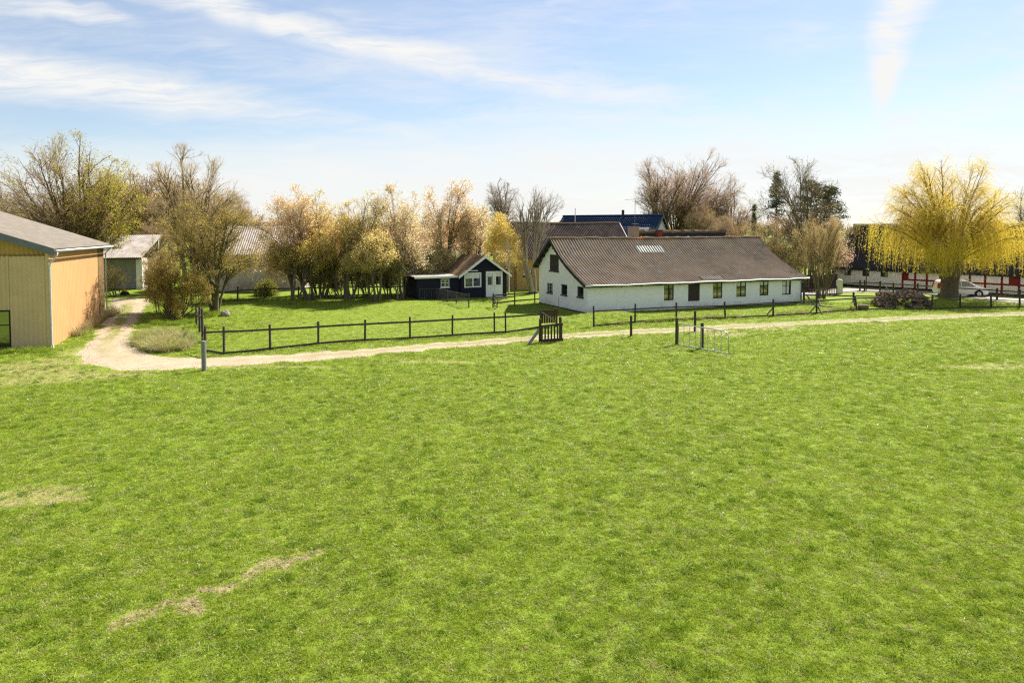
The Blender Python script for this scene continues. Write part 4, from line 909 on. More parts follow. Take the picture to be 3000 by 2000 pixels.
# gate pier and picket fences by the far drive
pb = G(2459, 860); pz = at(2459, 822, pb.y).z
pr_ = thing('gate_pier', 'cream rendered gate pier with a domed cap beside the drive', 'gate pier', pb); k = pb.y/FPX
mm = MB(); mm.box(pb.x-7*k, pb.x+7*k, pb.y-7*k, pb.y+7*k, pb.z-.2, pz); mm.build('shaft', mat('cream_render', (.62, .62, .50), (.50, .50, .40), 3, .9, .01), pr_, bevel=.03)
mm = MB(); mm.tube([(pb.x, pb.y, pz), (pb.x, pb.y, pz+.06), (pb.x, pb.y, pz+.14), (pb.x, pb.y, pz+.17)], [7.6*k, 7.4*k, 4.5*k, 1.2*k], 12); mm.build('cap', M['cream_render'], pr_, True)
def pickets(name, label, x0, x1, yt, yb0, yb1, Y, mtl, stepm=.16, h2=None):
    a = at(x0, yb0, Y); b = at(x1, yb1, Y); a.z = H(a.x, a.y); b.z = H(b.x, b.y); L = (b-a).length; hh = at(x0, yt, Y).z-a.z
    r = thing(name, label, 'fence', a); n_ = int(L/stepm)
    for q in range(n_+1):
        p = a+(b-a)*(q/n_); mm = MB(); d = (b-a).normalized()*.04
        f_ = Vector((0, .015, 0)); z = Vector((0, 0, hh))
        mm.hexa([p-d-f_, p+d-f_, p+d+f_, p-d+f_, p-d-f_+z, p+d-f_+z, p+d+f_+z, p-d+f_+z]); mm.build('picket', M[mtl], r)
    for f_ in (.22, .75):
        mm = MB(); mm.beam(a+Vector((0, .035, hh*f_)), b+Vector((0, .035, hh*f_)), .03, .08); mm.build('rail', M[mtl], r)
pickets('picket_fence', 'brown picket fence behind the right end of the farmhouse', 2340, 2400, 838, 860, 864, 78, 'dark_brown_boards')
pickets('picket_fence', 'dark picket fence beside the cream gate pier', 2424, 2451, 836, 858, 858, 73.5, 'dark_brown_boards')
mm = MB(); a = at(2330, 858, 82); b = at(2452, 850, 84); mm.beam((a.x, a.y, .75), (b.x, b.y, .75), .08, 1.7)
mm.solo('board_fence', M['dark_brown_boards'], 'solid dark brown board fence behind the pickets at the farmhouse end', 'fence', base=(a.x, a.y, -.1))
# wooden picket gate with its posts by the track
g1, g2 = G(1582, 1003), G(1642.5, 999)
wg = thing('wooden_gate', 'short dark slatted wooden gate between two posts beside the track', 'gate', g1)
b1, t1, mm = post_at(wg, 1582, 933, 1003, .17, 'mossy_wood', rnd=True); b2, t2, mm = post_at(wg, 1642.5, 927, 999, .19, 'mossy_wood', rnd=True)
dv = (b2-b1).normalized(); fr = Vector((dv.y, -dv.x, 0))
if fr.y > 0: fr = -fr
zt1, zt2 = at(1582, 952, b1.y).z, at(1642, 945, b2.y).z
for q in range(7):
    f = .06+.9*q/6.; p = b1+(b2-b1)*f+fr*.13; zt = zt1+(zt2-zt1)*f; wd = .05 if q not in (6,) else .11
    mm = MB(); mm.hexa([p-dv*wd+fr*.0+Vector((0, 0, .02)), p+dv*wd+Vector((0, 0, .02)), p+dv*wd+fr*-.025+Vector((0, 0, .02)), p-dv*wd-fr*.025+Vector((0, 0, .02)), Vector((p.x, p.y, zt))-dv*wd, Vector((p.x, p.y, zt))+dv*wd, Vector((p.x, p.y, zt))+dv*wd-fr*.025, Vector((p.x, p.y, zt))-dv*wd-fr*.025]); mm.build('slat', M['tarred_wood'], wg)
for z0, z1, hh in ((.12, .12, .2), (zt1-b1.z-.06, zt2-b2.z-.06, .12)):
    mm = MB(); mm.beam(b1+fr*.16+Vector((0, 0, z0)), b2+fr*.16+dv*.1+Vector((0, 0, z1)), .035, hh); mm.build('rail', M['tarred_wood'], wg)
mm = MB(); mm.beam(G(1543, 1011)-Vector((0, 0, .1)), at(1578, 968, b1.y-.05), .13, .13); mm.build('brace', M['grey_wood'], wg)
# brown field gate standing behind it
g1 = G(1585, 959); g2 = G(1627, 957)
bg_ = thing('board_gate', 'brown boarded gate with diagonal brace across the track from slatted gate', 'gate', g2)
zt = at(1600, 908, g1.y).z; zb = at(1600, 947, g1.y).z; nbd = 6
for q in range(nbd):
    a = g1+(g2-g1)*(q/nbd+.01); b = g1+(g2-g1)*((q+1)/nbd-.01); mm = MB(); mm.hexa([(a.x, a.y, zb), (b.x, b.y, zb), (b.x, b.y+.03, zb), (a.x, a.y+.03, zb), (a.x, a.y, zt), (b.x, b.y, zt+.02*(q % 2)), (b.x, b.y+.03, zt+.02*(q % 2)), (a.x, a.y+.03, zt)]); mm.build('board', M['weathered_brown'], bg_)
mm = MB(); mm.beam((g1.x, g1.y-.03, zt-.1), (g2.x, g2.y-.03, zb+.12), .03, .09); mm.build('brace', M['grey_wood'], bg_)
mm = MB(); mm.beam((g1.x, g1.y-.02, zt-.07), (g2.x, g2.y-.02, zt-.05), .03, .1); mm.build('rail', M['weathered_brown'], bg_)
mm = MB(); p = g2+Vector((.08, .02, 0)); mm.beam(p-Vector((0, 0, .3)), (p.x, p.y, at(1625, 903, p.y).z), .14, .14); mm.build('post', M['weathered_brown'], bg_)
# galvanised tube gate
def lone_post(px, yt, yb, w, m_, label, name='fence_post'):
    b, t, mm = post_at(None, px, yt, yb, w, m_, rnd=True); return mm.solo(name, M[m_], label, 'post', base=b)
lone_post(598, 997, 1086, .23, 'grey_wood', 'thick pale grey round post standing alone at the track edge')
lone_post(1849, 923, 986, .16, 'mossy_wood', 'dark round post standing alone at the front edge of the track')
lone_post(2036, 911, 971, .17, 'tarred_wood', 'dark square topped post beyond the tube gate, across the track')
lone_post(1982, 930, 1010, .17, 'mossy_wood', 'mossy post the galvanised tube gate hangs from')
lone_post(2057, 947, 1021, .19, 'tarred_wood', 'dark thick post behind the middle of the galvanised tube gate')
a0, a1 = G(1986, 1011.5), G(2133, 1037); zt0 = at(1986, 946, a0.y).z-a0.z; zt1 = at(2133, 972, a1.y).z-a1.z
mg = thing('tube_gate', 'galvanised tube gate with thin vertical bars standing on the grass', 'gate', a0)
up = lambda p, z: Vector((p.x, p.y-.12, p.z+z)); lerp = lambda f: a0+(a1-a0)*f
mm = MB(); mm.tube([up(a0, .06), up(a0, zt0), up(lerp(.5), (zt0+zt1)/2), up(lerp(.92), zt1+.02), up(lerp(.965), zt1-.06), up(lerp(.99), zt1-.22), up(a1, .05), up(lerp(.5), .06), up(a0, .06)], .034, 7); mm.build('frame', M['galvanised'], mg, True)
for f in (.115, .235, .355, .475, .6, .73, .855):
    p = lerp(f); zt = zt0+(zt1-zt0)*f; mm = MB(); mm.tube([up(p, .06), up(p, zt)], .018, 5); mm.build('bar', M['galvanised'], mg)

# ------------------------------------------------------------------ log pile: every log its own thing
mat('log_bark', (.20, .14, .10), (.10, .07, .05), 7, .9, .02, 12, c3=(.34, .27, .20), scale3=3)
mat('log_cut', (.42, .25, .14), (.30, .19, .12), 9, .9, c3=(.5, .4, .3), scale3=3)
lrng = random.Random(5)
def log_mesh(L, r, seed):
    q = random.Random(seed); mm = MB(); n_ = 9; split = q.random() < .6
    rings = []
    for z, s in ((-L/2, .97), (-L/2+.02, 1), (L/2-.02, 1), (L/2, .97)):
        ring = []
        for j in range(n_):
            an = 2*math.pi*j/n_; rr = r*s*(1+.1*math.sin(j*2.3+seed)); x, y = rr*math.cos(an), rr*math.sin(an)
            if split: y = max(y, -.15*r)
            ring.append(Vector((x, y, z)))
        rings.append(ring)
    for ring in rings: mm.v += ring
    for i in range(3):
        for j in range(n_): mm.f.append((i*n_+j, i*n_+(j+1) % n_, (i+1)*n_+(j+1) % n_, (i+1)*n_+j))
    mm.f.append(tuple(range(n_))[::-1]); mm.f.append(tuple(3*n_+j for j in range(n_)))
    me = bpy.data.meshes.new('split_log'); me.from_pydata(mm.v, [], mm.f)
    me.materials.append(M['log_bark']); me.materials.append(M['log_cut'])
    mi = [0]*len(mm.f); mi[-1] = 1; mi[-2] = 1; me.polygons.foreach_set('material_index', mi)
    return me
LM = [log_mesh(lrng.uniform(.38, .62), lrng.uniform(.10, .17), q) for q in range(12)]
lc = G(2668, 903); lx0, lx1 = G(2592, 903).x, G(2742, 904).x
for q in range(210):
    f = lrng.random(); x = lx0+(lx1-lx0)*f; dep = lrng.uniform(0, 1.5)
    htop = 1.38*min(1, min(f, 1-f)*5.5+.25)*(.86+.14*math.sin(f*13)+.1*math.sin(f*31))
    z = lrng.uniform(0.06, 1)*htop if dep < .35 or lrng.random() < .25 else htop*lrng.uniform(.8, 1.0)
    if z > 1.05: dep = .25+dep*.8
    o = bpy.data.objects.new('split_log', LM[q % 12]); col.objects.link(o)
    yy_ = lc.y+.25+dep+z*.12; o.location = (x, yy_, H(x, yy_)+z)
    o.rotation_euler = (math.pi/2+lrng.uniform(-.5, .5), lrng.uniform(0, 6.28), lrng.choice([0, 0, .6, 1.2, -1.0, 1.57])+lrng.uniform(-.4, .4))
    tag(o, 'one of the rough split logs heaped in the pile behind the yard fence', 'log', 'logs in the wood pile')
b = G(2534, 909)
cb = MB(); cb.tube([(b.x-.37, b.y+.2, b.z+.22), (b.x-.34, b.y+.2, b.z+.23), (b.x+.3, b.y+.25, b.z+.23), (b.x+.36, b.y+.25, b.z+.23)], [.22, .25, .24, .21], 10)
cb.solo('stump', M['log_bark'], 'single thick log lying alone left of the wood pile', 'log')

# ------------------------------------------------------------------ boulder, mower, bits on the far lawn
def rock(name, b, r, label, mt, sq=(1, 1, .8), seed=1):
    bm = bmesh.new(); bmesh.ops.create_icosphere(bm, subdivisions=3, radius=1)
    for v in bm.verts:
        nz = mnoise.noise(v.co*1.1+Vector((seed*7, 0, 0)))*.35+mnoise.noise(v.co*2.7+Vector((seed, 3, 0)))*.12
        v.co = v.co*(1+nz); v.co = Vector((v.co.x*r*sq[0], v.co.y*r*sq[1], max(v.co.z, -.4)*r*sq[2]))
    me = bpy.data.meshes.new(name); bm.to_mesh(me); bm.free(); o = link(name, me, mt); o.location = b; return tag(o, label, 'boulder')
mat('granite', (.28, .26, .22), (.17, .16, .14), 5, .9, .02, 12, c3=(.20, .22, .12), scale3=2)
rock('boulder', G(661, 926)+Vector((0, 0, .18)), .36, 'grey boulder on the lawn beside the olive tree trunk', M['granite'])
rock('pale_stone', G(257, 873)+Vector((0, 0, .2)), .4, 'pale rounded stone just behind the corner of the ochre barn', M['old_white_wall'], seed=4)
rock('flat_stone', G(2800, 878)+Vector((0, 0, .08)), .3, 'small pale stone on the grass right of the willow', M['granite'], (1.3, 1, .6), seed=9)
mw = G(365, 865); k = mw.y/FPX; lm = thing('lawn_mower', 'small black and yellow lawn mower on the far grass', 'lawn mower', mw)
mat('mower_black', (.015, .016, .022), (.03, .03, .035), 4, .4); mat('mower_yellow', (.75, .42, .02), (.6, .33, .02), 4, .4)
mm = MB(); mm.box(mw.x-9*k, mw.x+9*k, mw.y-.25, mw.y+.25, mw.z+.08, mw.z+.34); mm.build('deck', M['mower_black'], lm, bevel=.05)
mm = MB(); mm.box(mw.x-6*k, mw.x+5*k, mw.y-.16, mw.y+.16, mw.z+.341, mw.z+.5); mm.build('engine_cover', M['mower_yellow'], lm, bevel=.04)
for dx in (-7, 7):
    for dy in (-.28, .28): mm = MB(); mm.tube([(mw.x+dx*k, mw.y+dy-.03, mw.z+.1), (mw.x+dx*k, mw.y+dy+.03, mw.z+.1)], .1, 12); mm.build('wheel', M['mower_black'], lm)
for dy in (-.2, .2): mm = MB(); mm.tube([(mw.x-4*k, mw.y+dy, mw.z+.35), (mw.x+3*k, mw.y+dy, mw.z+.95)], .025, 6); mm.build('handle', M['mower_yellow'], lm)
a = G(335, 868); mm = MB(); mm.beam(a+Vector((0, 0, .35)), a+Vector((.55, -.1, .05)), .06, .12); mm.solo('plank', M['old_white_wall'], 'pale loose plank propped near the lawn mower', 'plank')
a, b = at(2380, 866, 77), at(3060, 884, 74)

# ------------------------------------------------------------------ drive in front of the white barn
dv_l = [(2330, 870, 2330, 851), (2400, 866, 2400, 846), (2470, 858.5, 2470, 842), (2560, 855, 2560, 844), (2700, 860, 2700, 853), (2850, 875, 2850, 864), (2950, 886, 2950, 871), (3060, 893, 3060, 877), (3200, 900, 3200, 884)]
DV = []
for x0, y0, x1, y1 in dv_l:
    a, b = G(x0, y0), G(x1, y1)
    for q in range(7): p = a+(b-a)*(q/6); DV.append((p.x, p.y, H(p.x, p.y)+.03))
i = (np.arange(len(dv_l)-1)[:, None]*7+np.arange(6)[None, :]).ravel()
dmesh = mesh_np('drive', np.array(DV), np.stack([i, i+7, i+8, i+1], 1)); do = link('drive', dmesh, mat('drive_asphalt', (.30, .28, .25), (.22, .205, .185), 4, .9, .006, 20)); tag(do, 'pale paved drive in front of the white barn', None, None, 'structure')

# ------------------------------------------------------------------ white people carrier behind the willow
cc = at(2812, 870, 73.6); cz = H(cc.x, cc.y)+.03
ca = math.atan2(-.20, 1.0)
car = thing('parked_car', 'white people carrier parked behind the willow trunk', 'car', (cc.x, cc.y, cz))
FC = Frame((cc.x, cc.y, cz), ca)                       # t forward (to the right), s away
CL, CW = 4.75, 1.8
mat('car_white', (.80, .80, .78), (.78, .78, .76), 1, .25, spec=.5); mat('tyre', (.015, .015, .016), (.02, .02, .02), 5, .8); mat('alloy', (.5, .5, .52), (.4, .4, .42), 5, .3, metal=.8)
glassmat('car_glass', (.02, .025, .028), .22); mat('lamp_red', (.5, .02, .015), (.4, .02, .01), 3, .2, spec=.5); mat('lamp_clear', (.6, .62, .65), (.5, .5, .52), 3, .15, spec=.6)
side = [(-2.36, .42), (-2.38, .75), (-2.33, 1.02), (-2.22, 1.45), (-2.05, 1.62), (-1.3, 1.70), (-.2, 1.70), (.45, 1.62), (1.10, 1.22), (1.38, 1.06), (1.95, .93), (2.25, .80), (2.37, .60), (2.37, .34), (2.1, .24), (-2.2, .28)]
def half(z): return CW/2*(1-.0*z) if z < .95 else CW/2-(z-.95)*.30
mm = MB(); ring = []
for sx_ in (-1, 1): ring.append([FC.p(x*(1 if abs(x) < 2.2 else .985), sx_*half(z)*(1 if abs(x) < 1.9 else 1-.10*(abs(x)-1.9)/.45), z) for x, z in side])
mid_l = [FC.p(x, 0, z) for x, z in side]; n_ = len(side)
for ri in ring: mm.v += ri
mm.f.append(tuple(range(n_))); mm.f.append(tuple(range(n_, 2*n_))[::-1])
for j in range(n_): mm.f.append((j, (j+1) % n_, n_+(j+1) % n_, n_+j))
mm.build('body', M['car_white'], car, bevel=.04)
for sx_ in (-1, 1):
    for pts, nm in (([(-.15, 1.06), (-.15, 1.58), (.40, 1.54), (.98, 1.14), (.98, 1.06)], 'window'), ([(-1.25, 1.06), (-1.25, 1.60), (-.25, 1.60), (-.25, 1.06)], 'window'), ([(-2.15, 1.10), (-2.02, 1.52), (-1.35, 1.60), (-1.35, 1.08)], 'window')):
        mm = MB(); o_ = .012; P0 = [FC.p(x, sx_*(half(z)+o_), z) for x, z in pts]; P1 = [FC.p(x, sx_*(half(z)-.05), z) for x, z in pts]
        mm.v += P0+P1; q = len(pts); mm.f.append(tuple(range(q))); mm.f.append(tuple(range(q, 2*q))[::-1])
        for j in range(q): mm.f.append((j, (j+1) % q, q+(j+1) % q, q+j))
        mm.build(nm, M['car_glass'], car)
    mm = MB(); mm.beam(FC.p(.92, sx_*.93, 1.1), FC.p(1.06, sx_*1.02, 1.12), .1, .16); mm.build('mirror', M['car_white'], car)
    mm = MB(); mm.hexa([FC.p(1.85, sx_*.62, .70), FC.p(2.31, sx_*.55, .66), FC.p(2.31, sx_*.82, .66), FC.p(1.85, sx_*.905, .70), FC.p(1.85, sx_*.62, .955), FC.p(2.27, sx_*.55, .80), FC.p(2.27, sx_*.82, .80), FC.p(1.85, sx_*.905, .92)]); mm.build('headlight', M['lamp_clear'], car)
    mm = MB(); mm.hexa([FC.p(-2.39, sx_*.66, .85), FC.p(-2.2, sx_*.66, .85), FC.p(-2.2, sx_*.90, .85), FC.p(-2.39, sx_*.84, .85), FC.p(-2.33, sx_*.60, 1.38), FC.p(-2.12, sx_*.60, 1.38), FC.p(-2.12, sx_*.80, 1.38), FC.p(-2.3, sx_*.72, 1.38)]); mm.build('tail_light', M['lamp_red'], car)
    for x in (-1.42, 1.42):
        mm = MB(); mm.tube([FC.p(x, sx_*.66, .33), FC.p(x, sx_*.70, .33), FC.p(x, sx_*.90, .33), FC.p(x, sx_*.915, .33)], [.30, .335, .335, .30], 20); wh = mm.build('wheel', M['tyre'], car, False)
        mm = MB(); mm.tube([FC.p(x, sx_*.916, .33), FC.p(x, sx_*.925, .33)], [.21, .19], 16)
        for j in range(5):
            an = j*2*math.pi/5; mm.beam(FC.p(x, sx_*.93, .33), FC.p(x+.2*math.cos(an), sx_*.93, .33+.2*math.sin(an)), .05, .02)
        mm.build('rim', M['alloy'], wh)
        mm = MB(); mm.tube([FC.p(x, sx_*.80, .33), FC.p(x, sx_*.9035, .34)], .39, 20); mm.build('wheel_arch', M['tyre'], car)
mm = MB(); mm.hexa([FC.p(1.06, -.66, 1.265), FC.p(1.06, .66, 1.265), FC.p(.5, .60, 1.61), FC.p(.5, -.60, 1.61), FC.p(1.075, -.66, 1.285), FC.p(1.075, .66, 1.285), FC.p(.515, .60, 1.63), FC.p(.515, -.60, 1.63)]); mm.build('windscreen', M['car_glass'], car)
mm = MB(); fbox(mm, FC, 2.33, 2.395, -.5, .5, .36, .56); mm.build('grille', M['tyre'], car)
mm = MB(); fbox(mm, FC, -2.0, 1.0, -.56, -.52, 1.70, 1.74); fbox(mm, FC, -2.0, 1.0, .52, .56, 1.70, 1.74); mm.build('roof_rails', M['mast_metal'], car)
# ------------------------------------------------------------------ trees
def unit(v): return v/np.maximum(np.linalg.norm(v, axis=-1, keepdims=True), 1e-9)
def tubes(P, Rr, S):
    N_, K1, _ = P.shape; T = np.gradient(P, axis=1); T = unit(T)
    ref = np.array([.31, .83, .47]); a = unit(np.cross(T, ref)); b = np.cross(T, a)
    an = np.arange(S)*2*np.pi/S
    V = P[:, :, None, :] + Rr[:, :, None, None]*(a[:, :, None, :]*np.cos(an)[None, None, :, None] + b[:, :, None, :]*np.sin(an)[None, None, :, None])
    idx = np.arange(N_*K1*S).reshape(N_, K1, S); nx = np.roll(idx, -1, axis=2)
    Q = np.stack([idx[:, :-1], nx[:, :-1], nx[:, 1:], idx[:, 1:]], -1).reshape(-1, 4)
    return V.reshape(-1, 3), Q
def ribbons(P, Rr, rg):
    N_, K1, _ = P.shape; T = unit(np.gradient(P, axis=1)); r = unit(rg.normal(size=(N_, 1, 3))); a = unit(np.cross(T, r))
    V = np.stack([P-a*Rr[..., None], P+a*Rr[..., None]], 2)
    idx = np.arange(N_*K1*2).reshape(N_, K1, 2)
    Q = np.stack([idx[:, :-1, 0], idx[:, :-1, 1], idx[:, 1:, 1], idx[:, 1:, 0]], -1).reshape(-1, 4)
    return V.reshape(-1, 3), Q
def leafs(C, size, rg, asp=.55, droop=0.0, vert=False):
    n_ = len(C); d = unit(rg.normal(size=(n_, 3)) + np.array([0, 0, -droop])); r = unit(np.cross(d, rg.normal(size=(n_, 3))))
    s = size*(.6+.8*rg.random(n_))[:, None]; l = d*s; q = r*s*asp
    V = np.stack([C-l*.5, C+q*.5, C+l*.5, C-q*.5], 1).reshape(-1, 3)
    return V, np.arange(n_*4).reshape(-1, 4)
def join(parts):
    V = []; Q = []; k = 0
    for v, q in parts: V.append(v); Q.append(q+k); k += len(v)
    return np.concatenate(V), np.concatenate(Q)
def env(p, E):
    d = None
    for c, r in E:
        e = np.linalg.norm((p-c)/r, axis=-1); d = e if d is None else np.minimum(d, e)
    u = p*1.15      # ragged outline: gaps and tufts rather than a smooth ball
    return d*(1+.17*np.sin(u[..., 0]*1.3+u[..., 2]*.7)*np.sin(u[..., 1]*1.1+u[..., 2]*1.6+1)+.09*np.sin(u[..., 0]*3.7+2)*np.sin(u[..., 2]*3.1+u[..., 1]*2))
def grow(P, Rr, n, tr, L, ang, up, outw, K, jit, rg, E, rmax, rmin, grav=0.0, fall=.55, lim=1.12, keep=None):
    """children of the branches P (N, k+1, 3); returns their polylines and radii"""
    N_, K1, _ = P.shape; cnt = np.maximum(0, np.floor(n + rg.random(N_))).astype(int) if np.isscalar(n) else n
    idx = np.repeat(np.arange(N_), cnt); M_ = len(idx)
    t = tr[0]+(tr[1]-tr[0])*rg.random(M_); f = t*(K1-1); k = np.minimum(f.astype(int), K1-2); fr = (f-k)[:, None]
    s = P[idx, k]*(1-fr)+P[idx, k+1]*fr; tan = unit(P[idx, k+1]-P[idx, k]); rp = Rr[idx, k]*(1-fr[:, 0])+Rr[idx, k+1]*fr[:, 0]
    perp = unit(np.cross(tan, rg.normal(size=(M_, 3)))); an = ang*(.6+.8*rg.random(M_))[:, None]
    c = np.mean([e[0] for e in E], 0) if E else s.mean(0)
    d = unit(tan*np.cos(an)+perp*np.sin(an)+outw*unit(s-c)+np.array([0, 0, up]))
    ln = L*(.55+.9*rg.random(M_))*(1.2-fall*t)
    if E:
        for _ in range(3):
            e = env(s+d*ln[:, None], E); ln = np.where(e > 1.0, ln*.62, ln)
        ok = (env(s+d*ln[:, None], E) < lim) & (ln > L*.12)
        s, d, ln, rp = s[ok], d[ok], ln[ok], rp[ok]; M_ = len(s)
    r0 = np.clip(np.minimum(rp*.7, rmax*(.5+.7*rg.random(M_))), rmin, None)
    pts = [s]; st = ln/K; p = s
    for j in range(K):
        d = unit(d+jit*rg.normal(size=(M_, 3))+np.array([0, 0, -grav])); p = p+d*st[:, None]; pts.append(p)
    PP = np.stack(pts, 1); RR = r0[:, None]*np.linspace(1, .45, K+1)[None, :]; return PP, np.maximum(RR, rmin*.6)
def in_env(n, E, rg, pw=2.2):
    vol = np.array([np.prod(r) for c, r in E]); w_ = rg.choice(len(E), n, p=vol/vol.sum()); d = unit(rg.normal(size=(n, 3))); rr = rg.random(n)**(1/pw)
    C = np.array([c for c, r in E])[w_]; Rr = np.array([r for c, r in E])[w_]; return C+d*rr[:, None]*Rr*.92
BARK = {}
for nm, a, b in (('bark_grey', (0.173, 0.143, 0.112), (0.105, 0.087, 0.069)), ('bark_olive', (0.158, 0.135, 0.068), (0.090, 0.075, 0.042)), ('bark_brown', (0.150, 0.108, 0.075), (0.090, 0.068, 0.051)), ('bark_pale', (0.360, 0.307, 0.240), (0.180, 0.150, 0.120)), ('bark_dark', (0.083, 0.071, 0.054), (0.045, 0.039, 0.030)), ('bark_birch', (0.750, 0.750, 0.720), (0.450, 0.420, 0.375)), ('bark_gold', (0.360, 0.240, 0.053), (0.225, 0.150, 0.045))):
    mat(nm, a, b, 5, .9, .01, 12, stretch=(3, 3, .5))
for nm, a, b, t in (('twig_red', (.42, .29, .19), (.28, .19, .13), .35), ('twig_grey', (.38, .31, .24), (.25, .205, .16), .35), ('twig_olive', (.32, .25, .10), (.20, .155, .06), .4), ('twig_gold', (.78, .60, .14), (.58, .43, .09), .45), ('twig_dark', (.17, .14, .10), (.10, .085, .06), .3), ('twig_straw', (.50, .38, .19), (.34, .25, .12), .4)):
    leafmat(nm, [(.1, b), (.9, a)], trans=t, pscale=.8)
leafmat('leaf_lime', [(.1, (.24, .20, .02)), (.5, (.40, .36, .02)), (.9, (.55, .55, .02))])
leafmat('leaf_olive', [(.1, (.20, .15, .02)), (.5, (.36, .27, .04)), (.9, (.52, .40, .07))])
leafmat('leaf_straw', [(.1, (.26, .20, .04)), (.5, (.44, .33, .08)), (.9, (.60, .47, .15))])
leafmat('leaf_orange', [(.05, (.36, .27, .06)), (.35, (.60, .43, .13)), (.6, (.74, .52, .24)), (.9, (.82, .64, .42))], pscale=.45, trans=.58)
leafmat('leaf_blossom', [(.05, (.50, .38, .19)), (.35, (.74, .56, .35)), (.65, (.82, .64, .46)), (.95, (.87, .76, .62))], pscale=.5, trans=.58)
leafmat('leaf_yellow', [(.05, (.42, .34, .06)), (.4, (.66, .52, .12)), (.75, (.78, .62, .22)), (.95, (.86, .74, .42))], pscale=.5, trans=.58)
leafmat('leaf_pale', [(.05, (.38, .32, .14)), (.4, (.62, .53, .29)), (.75, (.76, .66, .42)), (.95, (.86, .79, .60))], pscale=.6, trans=.58)
leafmat('leaf_under', [(.1, (.09, .10, .016)), (.5, (.18, .185, .028)), (.9, (.32, .30, .05))], pscale=.5)
leafmat('leaf_willow', [(.05, (.40, .31, .015)), (.35, (.62, .49, .02)), (.65, (.74, .60, .03)), (.95, (.82, .70, .06))], pscale=.4, trans=.5)
leafmat('leaf_pink', [(.1, (.52, .35, .24)), (.5, (.68, .48, .36)), (.9, (.78, .60, .50))], pscale=.6, trans=.5)
leafmat('needles', [(.1, (.035, .06, .02)), (.5, (.07, .10, .032)), (.9, (.13, .16, .05))], trans=.15)
leafmat('needles_blue', [(.1, (.045, .062, .035)), (.5, (.08, .105, .055)), (.9, (.14, .165, .085))], trans=.15)
leafmat('ivy', [(.1, (.02, .035, .008)), (.5, (.045, .07, .012)), (.9, (.09, .13, .02))], trans=.3)
TRIS = [0]; TL = []
def ell(px, py, rx, ry, Y, dz=1.0, dy=0.0):
    k = Y/FPX; c = at(px, py, Y); return (np.array([c.x, Y+dy, c.z]), np.array([rx*k, rx*k*dz, ry*k]))
